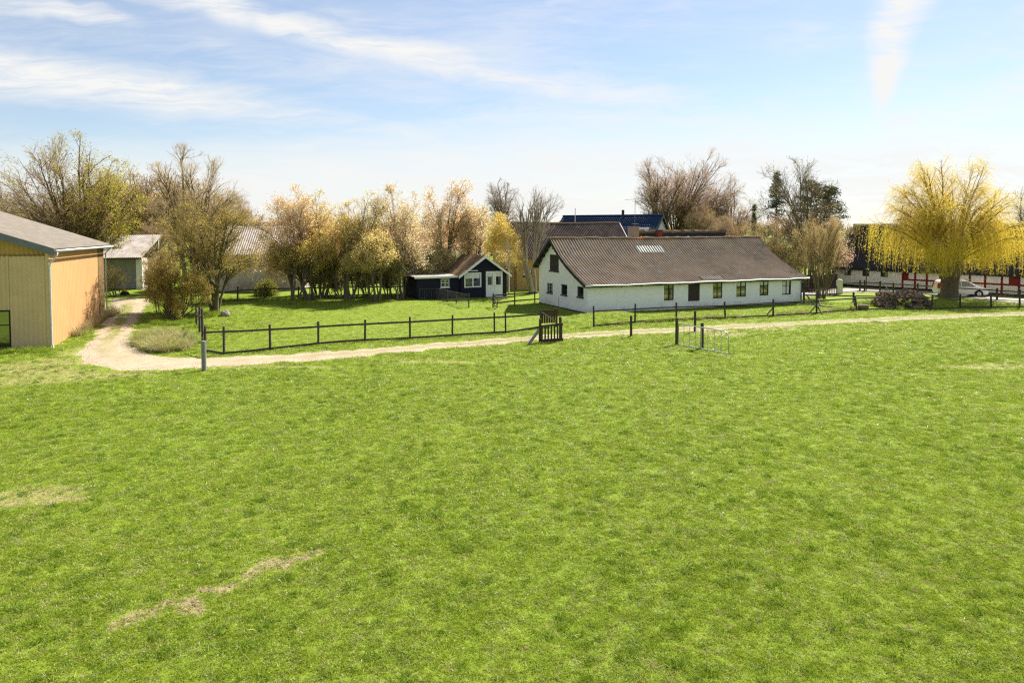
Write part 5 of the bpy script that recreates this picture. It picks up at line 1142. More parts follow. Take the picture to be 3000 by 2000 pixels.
def make_tree(name, label, px, Y, E, trunk_px, r0, limbs, n2, n3, n4, L2, L3, L4, bark, twig, leaf=None, nleaf=0, lsize=.09, seed=1, stems=1, spread=.3, up=(.25, .2, .1), ang=(.75, .8, .8), outw=.25,
              group='trees around the farm', cat='tree', arch=.22, rt=.011, leaf2=None, nleaf2=0, grav=0.0, base=None, leaf_on=(3, 4), lowlim=.35, asp=.6, leafzone=None, r1f=.5, ivy=0, jit=.11, bow=.45):
    rg = np.random.default_rng(seed)
    if base is None: b = at(px, 800, Y); b = np.array([b.x, Y, H(b.x, Y)])
    else: b = np.array(base)
    top = at(trunk_px[0], trunk_px[1], Y); top = np.array([top.x, Y, top.z])
    r = thing(name, label, cat, Vector(b), group)
    # stems
    SP = []; SR = []; K = 7
    for s in range(stems):
        an = 2*math.pi*s/stems+rg.random(); rad = 0 if stems == 1 else spread*(.3+.7*rg.random()); o = np.array([math.cos(an)*rad, math.sin(an)*rad, 0])
        b0 = b+o; t0 = top+o*(1.0 if stems == 1 else 2.2+1.5*rg.random())+np.array([0, 0, (rg.random()-.5)*.2*(top[2]-b[2])])
        f = np.linspace(0, 1, K+1)[:, None]; P = b0+(t0-b0)*f+np.cumsum(rg.normal(size=(K+1, 3))*.025*(top[2]-b[2])*np.array([1, 1, .2])/2, 0)*f; P[0] = b0-np.array([0, 0, .35])
        SP.append(P); SR.append(r0*(1 if stems == 1 else .5+.6*rg.random())*np.array([1.35, 1.05]+list(np.linspace(.97, .62, K-1))))
    SP = np.array(SP); SR = np.array(SR)
    # limbs grow towards points spread through the crown
    tg = in_env(limbs, E, rg); si = rg.integers(0, stems, limbs)
    if stems > 1:       # each target is served by the nearest stem
        si = np.argmin(np.linalg.norm((tg[:, None, :2]-SP[None, :, -1, :2]), axis=-1)+rg.random((limbs, stems))*.6, 1)
    u = lowlim+(1-lowlim)*rg.random(limbs)**.7; kk = u*K; k0 = np.minimum(kk.astype(int), K-1); fr = (kk-k0)[:, None]
    st = SP[si, k0]*(1-fr)+SP[si, k0+1]*fr; rs = SR[si, k0]
    bad = tg[:, 2] < st[:, 2]+.2; tg[bad, 2] = np.minimum(st[bad, 2]+.2+rg.random(bad.sum())*.5, tg[bad, 2]+2.5)
    d = np.linalg.norm(tg-st, axis=1)[:, None]; K1 = 9; f = np.linspace(0, 1, K1+1)[None, :, None]
    ct = st*.45+tg*.55+np.array([0, 0, 1.0])*d*arch*(.4+rg.random((limbs, 1)))-0*tg
    ct[:, :2] = st[:, :2]*(1-bow)+tg[:, :2]*bow
    P1 = st[:, None]*(1-f)**2+2*ct[:, None]*f*(1-f)+tg[:, None]*f**2
    P1 = P1+np.cumsum(rg.normal(size=P1.shape), 1)*d[:, None]*.008
    P1[:, 0] = st
    rl = np.minimum(rs*.62, np.maximum(.03, r0*r1f*(.45+.75*d[:, 0]/d.max())))
    R1 = np.maximum(rl[:, None]*np.linspace(1, .16, K1+1)[None, :], rt*1.3)
    P2, R2 = grow(P1, R1, n2, (.22, .97), L2, ang[0], up[0], outw, 5, jit, rg, E, r0*.22, rt*1.25)
    P3, R3 = grow(P2, R2, n3, (.15, 1), L3, ang[1], up[1], outw, 4, jit*1.1, rg, E, r0*.09, rt, grav=grav*.4)
    V, Q = join([tubes(SP, SR, 10), tubes(P1, R1, 6), tubes(P2, R2, 4)]); o0 = b
    to_ = link('trunk', mesh_np('trunk', V-o0, Q, smooth=True), M[bark], r)
    tw = [ribbons(P3, R3*1.2, rg)]
    P4, R4 = grow(P3, R3, n4, (.1, 1), L4, ang[2], up[2], outw, 2, jit*1.2, rg, E, rt, rt*.8, grav=grav)
    tw.append(ribbons(P4, R4, rg))
    V2, Q2 = join(tw); link('crown', mesh_np('crown', V2-o0, Q2), M[twig], r)
    nt = len(Q)*2+len(Q2)*2
    for lf, nl, nm in ((leaf, nleaf, 'foliage'), (leaf2, nleaf2, 'blossom')):
        if not lf: continue
        C = np.concatenate([p.reshape(-1, 3) for p in ([P3[:, 1:]] if 3 in leaf_on else [])+([P4[:, 1:]] if 4 in leaf_on else [])])
        if leafzone is not None and nm == 'foliage':
            wz = leafzone(C); C = C[rg.random(len(C)) < wz]
        if not len(C): continue
        C = C[rg.integers(0, len(C), nl)]+rg.normal(size=(nl, 3))*lsize*1.3
        V3, Q3 = leafs(C, lsize, rg, asp); link(nm, mesh_np(nm, V3-o0, Q3), M[lf], r); nt += len(Q3)*2
    if ivy:
        i_ = rg.integers(0, len(P1), ivy); f_ = rg.random(ivy)**1.5*.6; k_ = (f_*K1).astype(int); C = P1[i_, k_]+rg.normal(size=(ivy, 3))*.12
        V3, Q3 = leafs(C, .13, rg, .8); link('ivy_leaves', mesh_np('ivy_leaves', V3-o0, Q3), M['ivy'], r); nt += ivy*2
    TRIS[0] += nt; TL.append((name, nt))
    return r
OV = 'overgrown trees left of the lawn'; HG = 'blossoming hedge trees behind the lawn'; BR = 'bare trees behind the farmhouse'
# T1 the big beech at the left, leafing out
zn = lambda C: np.clip(.25+.5*((C[:, 0]*FPX/C[:, 1]+1500-180)/180), .12, 1)
make_tree('beech_tree', 'tall spreading beech with first lime leaves behind the ochre barn', 215, 63, [ell(190, 560, 225, 165, 63), ell(290, 600, 135, 140, 63), ell(60, 620, 120, 110, 63), ell(190, 475, 150, 95, 63)], (215, 760), .28, 60, 9, 5.2, 3.8, 2.5, 1.2, .62, 'bark_brown', 'twig_red', 'leaf_lime', 22000, .115, 11, 4, .5, group=OV, arch=.12, leafzone=zn, rt=.010, bow=.5, lowlim=.5)
make_tree('ash_tree', 'tall bare rounded tree behind the olive tree', 560, 70, [ell(565, 575, 145, 150, 70), ell(640, 630, 105, 110, 70)], (560, 715), .26, 46, 9, 5.5, 4.2, 2.2, 1.1, .6, 'bark_grey', 'twig_straw', None, 0, .1, 12, 2, .4, group=OV, arch=.45, up=(.5, .45, .3), rt=.010)
make_tree('olive_leafed_tree', 'olive brown leafing tree with forked trunk at the lawn corner', 628, 53.5, [ell(590, 690, 130, 110, 53.5), ell(650, 760, 110, 90, 53.5), ell(540, 640, 70, 60, 53.5), ell(690, 640, 60, 70, 53.5)], (625, 850), .2, 34, 9, 6, 4.0, 1.6, .8, .42, 'bark_olive', 'twig_olive', 'leaf_olive', 13000, .085, 13, 4, .22, group=OV, arch=.3, rt=.009, lowlim=.45)
make_tree('olive_bush', 'dense olive brown bush beside the track', 510, 50.5, [ell(510, 835, 95, 125, 50.5), ell(470, 800, 60, 85, 50.5), ell(560, 870, 62, 90, 50.5)], (512, 905), .07, 50, 7, 4.5, 2.4, .95, .5, .3, 'bark_olive', 'twig_olive', 'leaf_straw', 21000, .085, 14, 9, .5, group=OV, cat='bush', arch=.35, rt=.007, lowlim=.1, up=(.5, .4, .2))
make_tree('bramble_bush', 'low twiggy bush in front of the grey shed wall', 335, 63, [ell(325, 815, 52, 48, 63), ell(290, 830, 36, 36, 63)], (325, 845), .05, 22, 6, 5, 2.5, .8, .5, .3, 'bark_olive', 'twig_olive', 'leaf_olive', 2200, .07, 15, 5, .3, group=OV, cat='bush', rt=.008, lowlim=.1)
make_tree('scrub_bush', 'brown scrub bush beside the far end of the track', 445, 62, [ell(455, 790, 42, 78, 62), ell(470, 730, 40, 60, 62)], (455, 850), .06, 26, 6, 5, 3, .9, .5, .3, 'bark_brown', 'twig_straw', 'leaf_orange', 3500, .07, 16, 6, .4, group=OV, cat='bush', rt=.008, lowlim=.1)
# scrub closing the view behind
for lb, px, Yd, E, sd in (('brown scrub tree rising behind the grey shed and bush', 450, 82, [ell(445, 720, 60, 85, 82), ell(500, 740, 55, 80, 82)], 17), ('grey brown scrub tree between the bare tree and the blossom', 715, 78, [ell(715, 660, 48, 85, 78)], 18)):
    make_tree('scrub_tree', lb, px, Yd, E, (px, 760), .12, 30, 8, 6, 3.4, 1.6, .9, .5, 'bark_brown', 'twig_red', 'leaf_olive', 2500, .10, sd, 4, .5, group=OV, rt=.012, lowlim=.1)
# hedge row of blossom
hedge = [('pinkish blossoming tree at the left end of the hedge', 905, 64, [ell(825, 660, 105, 100, 64), ell(885, 620, 75, 65, 64), ell(785, 760, 62, 62, 64), ell(850, 770, 70, 48, 64)], (880, 790), 'leaf_blossom', 13000, 'leaf_orange', 8000, 21),
  ('orange leafing tree in the left half of the hedge', 945, 65, [ell(955, 660, 85, 90, 65), ell(1005, 720, 80, 75, 65), ell(925, 590, 50, 45, 65)], (960, 790), 'leaf_orange', 13000, 'leaf_yellow', 6000, 22),
  ('yellow blossoming tree in the middle of the hedge', 1020, 64, [ell(1060, 690, 75, 75, 64), ell(1085, 610, 50, 45, 64), ell(1035, 620, 40, 40, 64)], (1030, 800), 'leaf_yellow', 12000, 'leaf_pale', 5000, 23),
  ('low golden tree at the foot of the pinkish blossom tree', 860, 62.8, [ell(860, 760, 75, 52, 62.8), ell(930, 740, 55, 50, 62.8)], (870, 820), 'leaf_yellow', 9000, 'leaf_olive', 5000, 29),
  ('low golden tree left of the lean-to', 1100, 62.5, [ell(1100, 740, 70, 65, 62.5), ell(1050, 770, 50, 45, 62.5)], (1095, 810), 'leaf_yellow', 11000, 'leaf_pale', 6000, 24),
  ('pale cream tree above the lean-to roof', 1180, 66, [ell(1165, 615, 80, 80, 66), ell(1205, 705, 80, 75, 66)], (1180, 790), 'leaf_pale', 10000, 'leaf_blossom', 6000, 25),
  ('tall peach coloured blossom tree behind the annexe', 1300, 72, [ell(1310, 620, 90, 95, 72), ell(1290, 720, 95, 70, 72), ell(1340, 560, 55, 42, 72)], (1300, 730), 'leaf_blossom', 14000, 'leaf_orange', 6000, 26),
  ('cream blossom tree right behind the annexe ridge', 1390, 73, [ell(1385, 660, 62, 75, 73), ell(1370, 730, 60, 50, 73)], (1390, 770), 'leaf_pale', 9000, 'leaf_blossom', 4000, 27)]
for lb, px, Yd, E, tp_, l1, n1, l2, n2_, sd in hedge:
    make_tree('hedge_tree', lb, px, Yd, E, tp_, .15, 32, 8, 4.4, 2.8, 1.7, .85, .45, 'bark_grey' if sd % 2 else 'bark_olive', 'twig_straw', l1, int(n1*1.1), .105, sd, 3, .45, leaf2=l2, nleaf2=int(n2_*1.1), group=HG, arch=.3, rt=.009, lowlim=.4)
make_tree('golden_birch', 'slender golden birch with white stem right of the annexe', 1491, 70.5, [ell(1465, 700, 48, 85, 70.5), ell(1500, 760, 42, 62, 70.5), ell(1440, 760, 40, 60, 70.5)], (1488, 700), .07, 30, 8, 5, 3, 1.2, .7, .45, 'bark_birch', 'twig_gold', 'leaf_yellow', 13000, .09, 28, 1, .1, group=HG, arch=.25, grav=.12, rt=.008, lowlim=.3, r1f=.4)
# undergrowth along the hedge, trunks one can tell apart
ug = random.Random(4)
for q in range(9):
    px = 905+q*33+ug.uniform(-8, 8); Yd = 63.5+ug.uniform(-.3, 2.2)
    make_tree('hedge_sapling', 'thin dark leaning stem with green leaves in the hedge, %s from its left end' % ['first', 'second', 'third', 'fourth', 'fifth', 'sixth', 'seventh', 'eighth', 'ninth'][q], px, Yd, [ell(px-18+ug.uniform(-15, 15), 780, 34, 52, Yd)], (px-14, 800), .085, 9, 5, 4, 2.2, .9, .5, .3, 'bark_grey', 'twig_olive', 'leaf_under', 1500, .09, 40+q, 2, .25, group='undergrowth stems in the hedge', arch=.2, rt=.009, lowlim=.2)
for q, (px, py, rx, ry, Yd, lb) in enumerate([(1230, 770, 50, 60, 68, 'leafy green and cream bush above the flat white edged roof'), (1290, 765, 52, 52, 70, 'leafy bush behind the left slope of the annexe roof'), (780, 850, 30, 26, 66, 'small dark green bush against the brick barn wall'), (930, 800, 40, 58, 67.5, 'dark undergrowth bush behind the leftmost hedge stems'), (1000, 805, 42, 55, 67, 'dark undergrowth bush behind the middle hedge stems'), (1075, 805, 42, 52, 67, 'dark undergrowth bush behind the hedge stems left of the lean-to'), (1150, 800, 42, 56, 67, 'dark undergrowth bush touching the left end of the lean-to')]):
    make_tree('hedge_bush', lb, px, Yd, [ell(px, py, rx, ry, Yd)], (px, py+ry*.6), .06, 17, 6, 5, 2.6, .8, .5, .3, 'bark_dark', 'twig_straw', 'leaf_under' if q >= 2 else 'leaf_pale', 5000, .12, 60+q, 5, .4, group=HG, cat='bush', rt=.008, lowlim=.1, leaf2='leaf_under', nleaf2=3000)
# bare trees between annexe and farmhouse
make_tree('bare_tree', 'bare round crowned tree behind the yellow farm building', 1470, 84, [ell(1465, 590, 68, 72, 84)], (1468, 690), .22, 18, 8, 6, 4, 1.6, .9, .5, 'bark_grey', 'twig_grey', seed=31, group=BR, arch=.35, up=(.3, .2, .1), rt=.010)
make_tree('pollarded_tree', 'pale trunked pollarded bare tree beside the farmhouse gable', 1563, 71.5, [ell(1525, 640, 45, 80, 71.5), ell(1600, 625, 62, 85, 71.5), ell(1560, 600, 50, 60, 71.5)], (1548, 760), .27, 26, 6, 4, 2.2, 1.8, .8, .4, 'bark_pale', 'twig_grey', seed=32, stems=3, spread=.3, group=BR, arch=.5, up=(.9, .6, .3), ang=(.5, .6, .6), rt=.010, r1f=.45, lowlim=.6)
# big bare beeches right of the blue roof
make_tree('bare_beech', 'largest bare beech with dark trunk right of the blue roof', 1945, 114, [ell(2000, 540, 145, 118, 114), ell(1925, 540, 78, 100, 114), ell(2090, 590, 100, 95, 114)], (1955, 690), .42, 68, 9, 6, 4, 3.3, 1.75, .95, 'bark_brown', 'twig_red', seed=33, stems=2, spread=.9, group=BR, arch=.10, rt=.016, up=(.22, .18, .1), lowlim=.55, bow=.55, r1f=.4)
make_tree('bare_beech', 'smaller bare reddish tree right of the largest beech', 2120, 114, [ell(2130, 600, 80, 95, 114), ell(2190, 640, 60, 70, 114)], (2120, 720), .26, 32, 9, 6, 4, 2.2, 1.2, .7, 'bark_brown', 'twig_red', seed=34, stems=2, spread=.5, group=BR, arch=.12, rt=.013, bow=.55)
make_tree('bare_ash', 'tall open bare tree with olive bark in front of the conifers', 2362, 80, [ell(2335, 565, 130, 120, 80), ell(2335, 650, 135, 95, 80), ell(2270, 600, 75, 110, 80)], (2362, 720), .24, 34, 7, 4.5, 3.2, 2.6, 1.2, .55, 'bark_olive', 'twig_dark', 'leaf_olive', 900, .16, 35, 2, .3, group=BR, arch=.42, up=(.45, .45, .3), rt=.013)
for q, (px, py, rx, ry, Yd, lb) in enumerate([(2140, 720, 70, 105, 86, 'brown thicket tree rising over the farmhouse ridge'), (2235, 740, 75, 115, 80, 'olive brown thicket tree behind the farmhouse right end'), (2305, 770, 62, 92, 77, 'straw coloured thicket bush right of the farmhouse roof'), (2060, 655, 60, 55, 106, 'reddish thicket behind the mossy ridge building')]):
    make_tree('thicket_tree', lb, px, Yd, [ell(px, py, rx, ry, Yd)], (px, py+ry*.35), .08, 42, 8, 6, 3.6, 1.5, .85, .5, 'bark_olive', 'twig_straw' if q in (1, 2) else 'twig_red', 'leaf_olive' if q in (1, 2) else 'leaf_olive', 3500, .10, 70+q, 6, .8, group='thicket right of the farmhouse', rt=.010, lowlim=.1, arch=.4, up=(.5, .4, .2))
make_tree('coppiced_bush', 'upright straw coloured coppiced bush beside the cream gate pier', 2405, 71, [ell(2405, 730, 58, 100, 71), ell(2440, 700, 62, 70, 71), ell(2370, 690, 50, 70, 71)], (2405, 800), .06, 52, 7, 5, 3, 1.4, .8, .45, 'bark_olive', 'twig_straw', 'leaf_olive', 2500, .07, 36, 14, .55, group='thicket right of the farmhouse', cat='bush', arch=.35, rt=.009, lowlim=.15, up=(.7, .5, .3), ang=(.45, .6, .7))
make_tree('pink_blossom_tree', 'pale pink blossom tree left of the black roofed barn', 2400, 86, [ell(2395, 690, 85, 85, 86), ell(2445, 740, 52, 78, 86), ell(2310, 670, 60, 55, 86)], (2395, 770), .2, 30, 8, 6, 3, 1.9, .9, .5, 'bark_brown', 'twig_straw', 'leaf_pink', 16000, .13, 37, 3, .4, group='blossom trees right of the farmhouse', rt=.012)
# conifers
def conifer(label, px, Y, ytop, hw, m_, seed, n=13000, shape='cone'):
    rg = np.random.default_rng(seed); b = at(px, 800, Y); b = np.array([b.x, Y, H(b.x, Y)]); top = at(px, ytop, Y).z; Hh = top-b[2]; w_ = hw*Y/FPX
    r = thing('conifer', label, 'tree', Vector(b), 'conifers right of the farmhouse')
    P = np.stack([np.linspace(0, 0, 9), np.zeros(9), np.linspace(-.3, Hh*.98, 9)], -1)[None]
    V, Q = tubes(P, np.linspace(.25, .02, 9)[None], 8); link('trunk', mesh_np('trunk', V, Q, smooth=True), M['bark_dark'], r)
    nb = 230; f = rg.random(nb)**.8; z = Hh*(.12+.87*f)
    wid = w_*((1-f)**.75+.04) if shape == 'cone' else w_*np.sqrt(np.clip(1-((f-.42)/.6)**2, .02, 1))
    wid *= (.7+.45*rg.random(nb)); an = rg.random(nb)*6.283; K = 6
    s = np.stack([np.zeros(nb), np.zeros(nb), z], -1); e = np.stack([np.cos(an)*wid, np.sin(an)*wid, z+wid*(.15 if shape != 'cone' else -.12)], -1); t = np.linspace(0, 1, K)[None, :, None]
    PB = s[:, None]*(1-t)+e[:, None]*t+np.array([0, 0, 1])*np.sin(t*3.14)*.12
    V, Q = tubes(PB, np.linspace(.05, .012, K)[None].repeat(nb, 0), 3); link('branches', mesh_np('branches', V, Q), M['bark_dark'], r)
    i_ = rg.integers(0, nb, n); k_ = rg.random(n)**.6*(K-1); k0 = np.minimum(k_.astype(int), K-2); fr = (k_-k0)[:, None]
    C = PB[i_, k0]*(1-fr)+PB[i_, k0+1]*fr+rg.normal(size=(n, 3))*np.array([.16, .16, .12]); V, Q = leafs(C, .30, rg, .3, droop=.5); link('foliage', mesh_np('foliage', V, Q), M[m_], r)
    TRIS[0] += n*2+6000
conifer('dark pointed spruce behind the open bare tree', 2272, 90, 505, 62, 'needles_blue', 81, 5200)
conifer('dense round topped green pine behind the pink blossom', 2372, 90, 530, 56, 'needles', 82, 8000, 'round')
conifer('lower dense green pine right of the round topped one', 2425, 88, 545, 52, 'needles', 83, 8000, 'round')
conifer('narrow far spruce tip between the thicket and the bare tree', 2207, 110, 600, 14, 'needles_blue', 84, 1800)

# ------------------------------------------------------------------ the willow
def willow(px, Y):
    rg = np.random.default_rng(91); b = at(px, 868, Y); b = np.array([b.x, Y, H(b.x, Y)]); k = Y/FPX
    r = thing('weeping_willow', 'golden weeping willow with thick pollarded trunk in front of the white barn', 'tree', Vector(b), 'willow')
    zt = at(px, 760, Y).z-b[2]
    f = np.linspace(0, 1, 8); P = np.stack([.1*np.sin(f*3), .05*np.sin(f*4), -.4+(zt+.4)*f], -1)[None]; Rr = np.array([[1.05, .84, .78, .78, .82, .92, 1.0, .85]])
    parts = [tubes(P, Rr, 18)]; nz = parts[0][0]; a_ = np.arctan2(nz[:, 1], nz[:, 0]); nz[:, :2] *= (1+.05*np.sin(a_*7+nz[:, 2])+.03*np.sin(a_*13))[:, None]
    Eu = [(np.array(at(2780, 580, Y))-b, np.array([205*k, 175*k, 125*k])), (np.array(at(2800, 510, Y))-b, np.array([130*k, 120*k, 62*k])), (np.array(at(2700, 600, Y))-b, np.array([95*k, 100*k, 70*k]))]
    # upright limbs
    n1 = 48; tg = in_env(n1, Eu, rg); an = np.arctan2(tg[:, 1], tg[:, 0]); st = np.stack([np.cos(an)*.5, np.sin(an)*.5, zt-.4+rg.random(n1)*.4], -1)
    t = np.linspace(0, 1, 11)[None, :, None]; ct = st*.4+tg*.6; ct[:, :2] = st[:, :2]*.5+tg[:, :2]*.5; ct[:, 2] += 1.2
    P1 = st[:, None]*(1-t)**2+2*ct[:, None]*t*(1-t)+tg[:, None]*t**2+np.cumsum(rg.normal(size=(n1, 11, 3)), 1)*.05; R1 = np.linspace(.11, .018, 11)[None]*(.6+.6*rg.random((n1, 1)))
    P2, R2 = grow(P1, R1, 10, (.2, 1), 2.2, .7, .25, .3, 6, .12, rg, Eu, .035, .011)
    # low spreading limbs carrying the curtain
    n2 = 30; an = rg.random(n2)*6.283; rad = (60+150*rg.random(n2)**.8)*k; tz = at(px, 672, Y).z-b[2]+rg.normal(size=n2)*.8-.2
    tg2 = np.stack([np.cos(an)*rad*1.08, np.sin(an)*rad*.85, tz], -1); st2 = np.stack([np.cos(an)*.5, np.sin(an)*.5, zt-.6+rg.random(n2)*.5], -1); ct2 = st2*.5+tg2*.5; ct2[:, 2] += 1.5
    P1b = st2[:, None]*(1-t)**2+2*ct2[:, None]*t*(1-t)+tg2[:, None]*t**2+np.cumsum(rg.normal(size=(n2, 11, 3)), 1)*.05; R1b = np.linspace(.12, .02, 11)[None]*(.6+.6*rg.random((n2, 1)))
    P2b, R2b = grow(P1b, R1b, 8, (.5, 1), 1.3, .8, .1, .35, 5, .15, rg, None, .04, .012)
    lv, lq = join([tubes(P1, R1, 6), tubes(P2, R2, 4), tubes(P1b, R1b, 6), tubes(P2b, R2b, 4)]); link('limbs', mesh_np('limbs', lv, lq, smooth=True), M['bark_gold'], r)
    V, Q = join(parts); link('trunk', mesh_np('trunk', V, Q, smooth=True), mat('willow_bark', (.17, .125, .08), (.085, .064, .042), 3, .95, .05, 7, stretch=(3, 3, .6)), r); nt = len(Q)*2
    # strands
    S1, SR1 = grow(P2, R2, 13, (.1, 1), 1.5, .9, .25, .25, 6, .10, rg, None, .013, .011, grav=.34)
    S2, SR2 = grow(P2b, R2b, 9, (.1, 1), 3.1, .9, .1, .25, 9, .07, rg, None, .009, .007, grav=.62, fall=.2)
    S3, SR3 = grow(P1b, R1b, 20, (.5, 1), 3.0, .9, .1, .2, 9, .07, rg, None, .009, .007, grav=.62, fall=.2)
    z0 = at(px, 786, Y).z-b[2]
    for S in (S2, S3): S[:, :, 2] = np.maximum(S[:, :, 2], z0-.6+2.6*rg.random((len(S), 1))**1.6)
    tw = [ribbons(S1, SR1, rg), ribbons(S2, SR2, rg), ribbons(S3, SR3, rg)]
    V, Q = join(tw); link('crown', mesh_np('crown', V, Q), M['twig_gold'], r); nt += len(Q)*2
    C = np.concatenate([S2[:, 2:].reshape(-1, 3), S3[:, 2:].reshape(-1, 3)]); C = C[rg.integers(0, len(C), 52000)]+rg.normal(size=(52000, 3))*.05
    C2 = np.concatenate([S1.reshape(-1, 3), P2.reshape(-1, 3)]); C2 = C2[rg.integers(0, len(C2), 34000)]+rg.normal(size=(34000, 3))*.06
    V, Q = join([leafs(C, .105, rg, .3, droop=1.8), leafs(C2, .10, rg, .35, droop=.8)]); link('foliage', mesh_np('foliage', V, Q), M['leaf_willow'], r); nt += len(Q)*2
    TRIS[0] += nt
willow(2780, 70.5)
make_tree('bare_tree', 'bare grey tree beyond the black roof at the right edge', 2985, 98, [ell(2990, 600, 48, 62, 98), ell(3040, 620, 60, 60, 98)], (2990, 670), .2, 16, 7, 5, 3, 2, 1, .6, 'bark_grey', 'twig_grey', seed=38, group=BR, rt=.012, arch=.3)
# trees far behind
def distant(seed, col_twig, leaf):
    return make_tree('distant_tree', 'x', 1500, 160, [ell(1500, 620, 80, 62, 160)], (1500, 668), .3, 22, 7, 5, 2.6, 2.6, 1.4, .9, 'bark_brown', col_twig, leaf, 2500, .3, seed, 1, .1, rt=.03, arch=.3)
D0 = [distant(101, 'twig_red', None), distant(102, 'twig_straw', 'leaf_olive'), distant(103, 'twig_olive', 'leaf_orange')]
dr = random.Random(12)
spots = [(2480+q*28, 330+dr.uniform(-40, 60)) for q in range(5)] + [(q*62-60, 190+dr.uniform(-40, 50)) for q in range(14)] + [(230+q*38, 112+dr.uniform(-8, 12)) for q in range(10)] + [(760+q*70, 210+dr.uniform(-30, 50)) for q in range(10)] + [(1640+q*75, 260+dr.uniform(-40, 60)) for q in range(10)] + [(2640+q*80, 260+dr.uniform(-20, 60)) for q in range(6)]
names_d = 'distant tree in the woodland skyline beyond the farm'
for q, (px, Yd) in enumerate(spots):
    src = D0[q % 3]; x = (px-1500)/FPX*Yd; zb = H(x, Yd)
    if q < 3: o = src; kids = None
    else:
        o = src.copy(); col.objects.link(o)
        for c_ in src.children: cc_ = c_.copy(); col.objects.link(cc_); cc_.parent = o
    s = dr.uniform(.75, 1.1)*(1.0 if px < 600 else .8)*(.62 if 2400 < px < 2640 else 1)*(.85 if 1640 <= px < 2400 else 1)
    o.location = (x, Yd, zb); o.scale = (s*1.15, s*1.15, s); o.rotation_euler = (0, 0, dr.uniform(0, 6.28))
    tag(o, names_d, 'tree', 'distant woodland trees')
# ------------------------------------------------------------------ grass
def blade_mesh(name, nb, hmin, hmax, spread, wd, m_, seed, curve=.5, lean=.5):
    rg = np.random.default_rng(seed); a = rg.random(nb)*6.283; rr = np.sqrt(rg.random(nb))*spread; b = np.stack([np.cos(a)*rr, np.sin(a)*rr, np.full(nb, -.01)], -1)
    h = hmin+(hmax-hmin)*rg.random(nb); d = rg.normal(size=(nb, 2))*lean; d = np.concatenate([d, np.ones((nb, 1))], 1); d = unit(d)
    wv = unit(np.cross(d, rg.normal(size=(nb, 3))))*wd*(.6+.7*rg.random(nb))[:, None]
    mid = b+d*h[:, None]*.55; out_ = d.copy(); out_[:, 2] = 0; tip = b+d*h[:, None]*.95+out_*h[:, None]*curve+np.array([0, 0, -.12])*h[:, None]*curve
    V = np.stack([b-wv, b+wv, mid+wv*.8, mid-wv*.8, tip+wv*.15, tip-wv*.15], 1).reshape(-1, 3); k = np.arange(nb)*6
    Q = np.concatenate([np.stack([k, k+1, k+2, k+3], 1), np.stack([k+3, k+2, k+4, k+5], 1)])
    me = mesh_np(name, V, Q, smooth=True); me.materials.append(m_); return me
def grassmat(name, stops, trans=.45, isl=.55):
    m = bpy.data.materials.new(name); m.use_nodes = True; n = NT(m.node_tree); MATS[name] = m
    n.n.clear(); o = n.new('ShaderNodeOutputMaterial'); ge = n.new('ShaderNodeNewGeometry'); oi = n.new('ShaderNodeObjectInfo')
    p = ge.outputs['Position']; f = n.add(n.mul(n.noise(p, .16, 4, .6), .4), n.mul(n.noise(p, 2.2, 3, .6), .6)); f = n.smooth(f, .22, .78)
    f = n.add(n.mul(f, .5), n.add(n.mul(oi.outputs['Random'], .5-isl*.5), n.mul(ge.outputs['Random Per Island'], isl*.5)))
    c = n.ramp(f, stops)
    d = n.new('ShaderNodeBsdfPrincipled'); d.inputs['Roughness'].default_value = .42; d.inputs['Specular IOR Level'].default_value = .28
    t = n.new('ShaderNodeBsdfTranslucent'); n.l.new(c, d.inputs['Base Color']); n.l.new(c, t.inputs['Color'])
    mx = n.new('ShaderNodeMixShader'); mx.inputs[0].default_value = trans; n.l.new(d.outputs[0], mx.inputs[1]); n.l.new(t.outputs[0], mx.inputs[2]); n.l.new(mx.outputs[0], o.inputs[0]); return m
g_main = grassmat('grass_blade', [(.1, (.175, .235, .018)), (.45, (.24, .32, .022)), (.75, (.30, .375, .032)), (.95, (.38, .43, .062))])
g_lush = grassmat('grass_lush', [(.1, (.095, .155, .011)), (.5, (.15, .24, .016)), (.9, (.21, .31, .024))])
g_dry = grassmat('grass_dry', [(.1, (.30, .23, .10)), (.5, (.42, .34, .17)), (.9, (.52, .45, .26))], trans=.3)
g_grey = grassmat('grass_pale', [(.1, (.25, .30, .09)), (.5, (.36, .41, .16)), (.9, (.48, .50, .25))])
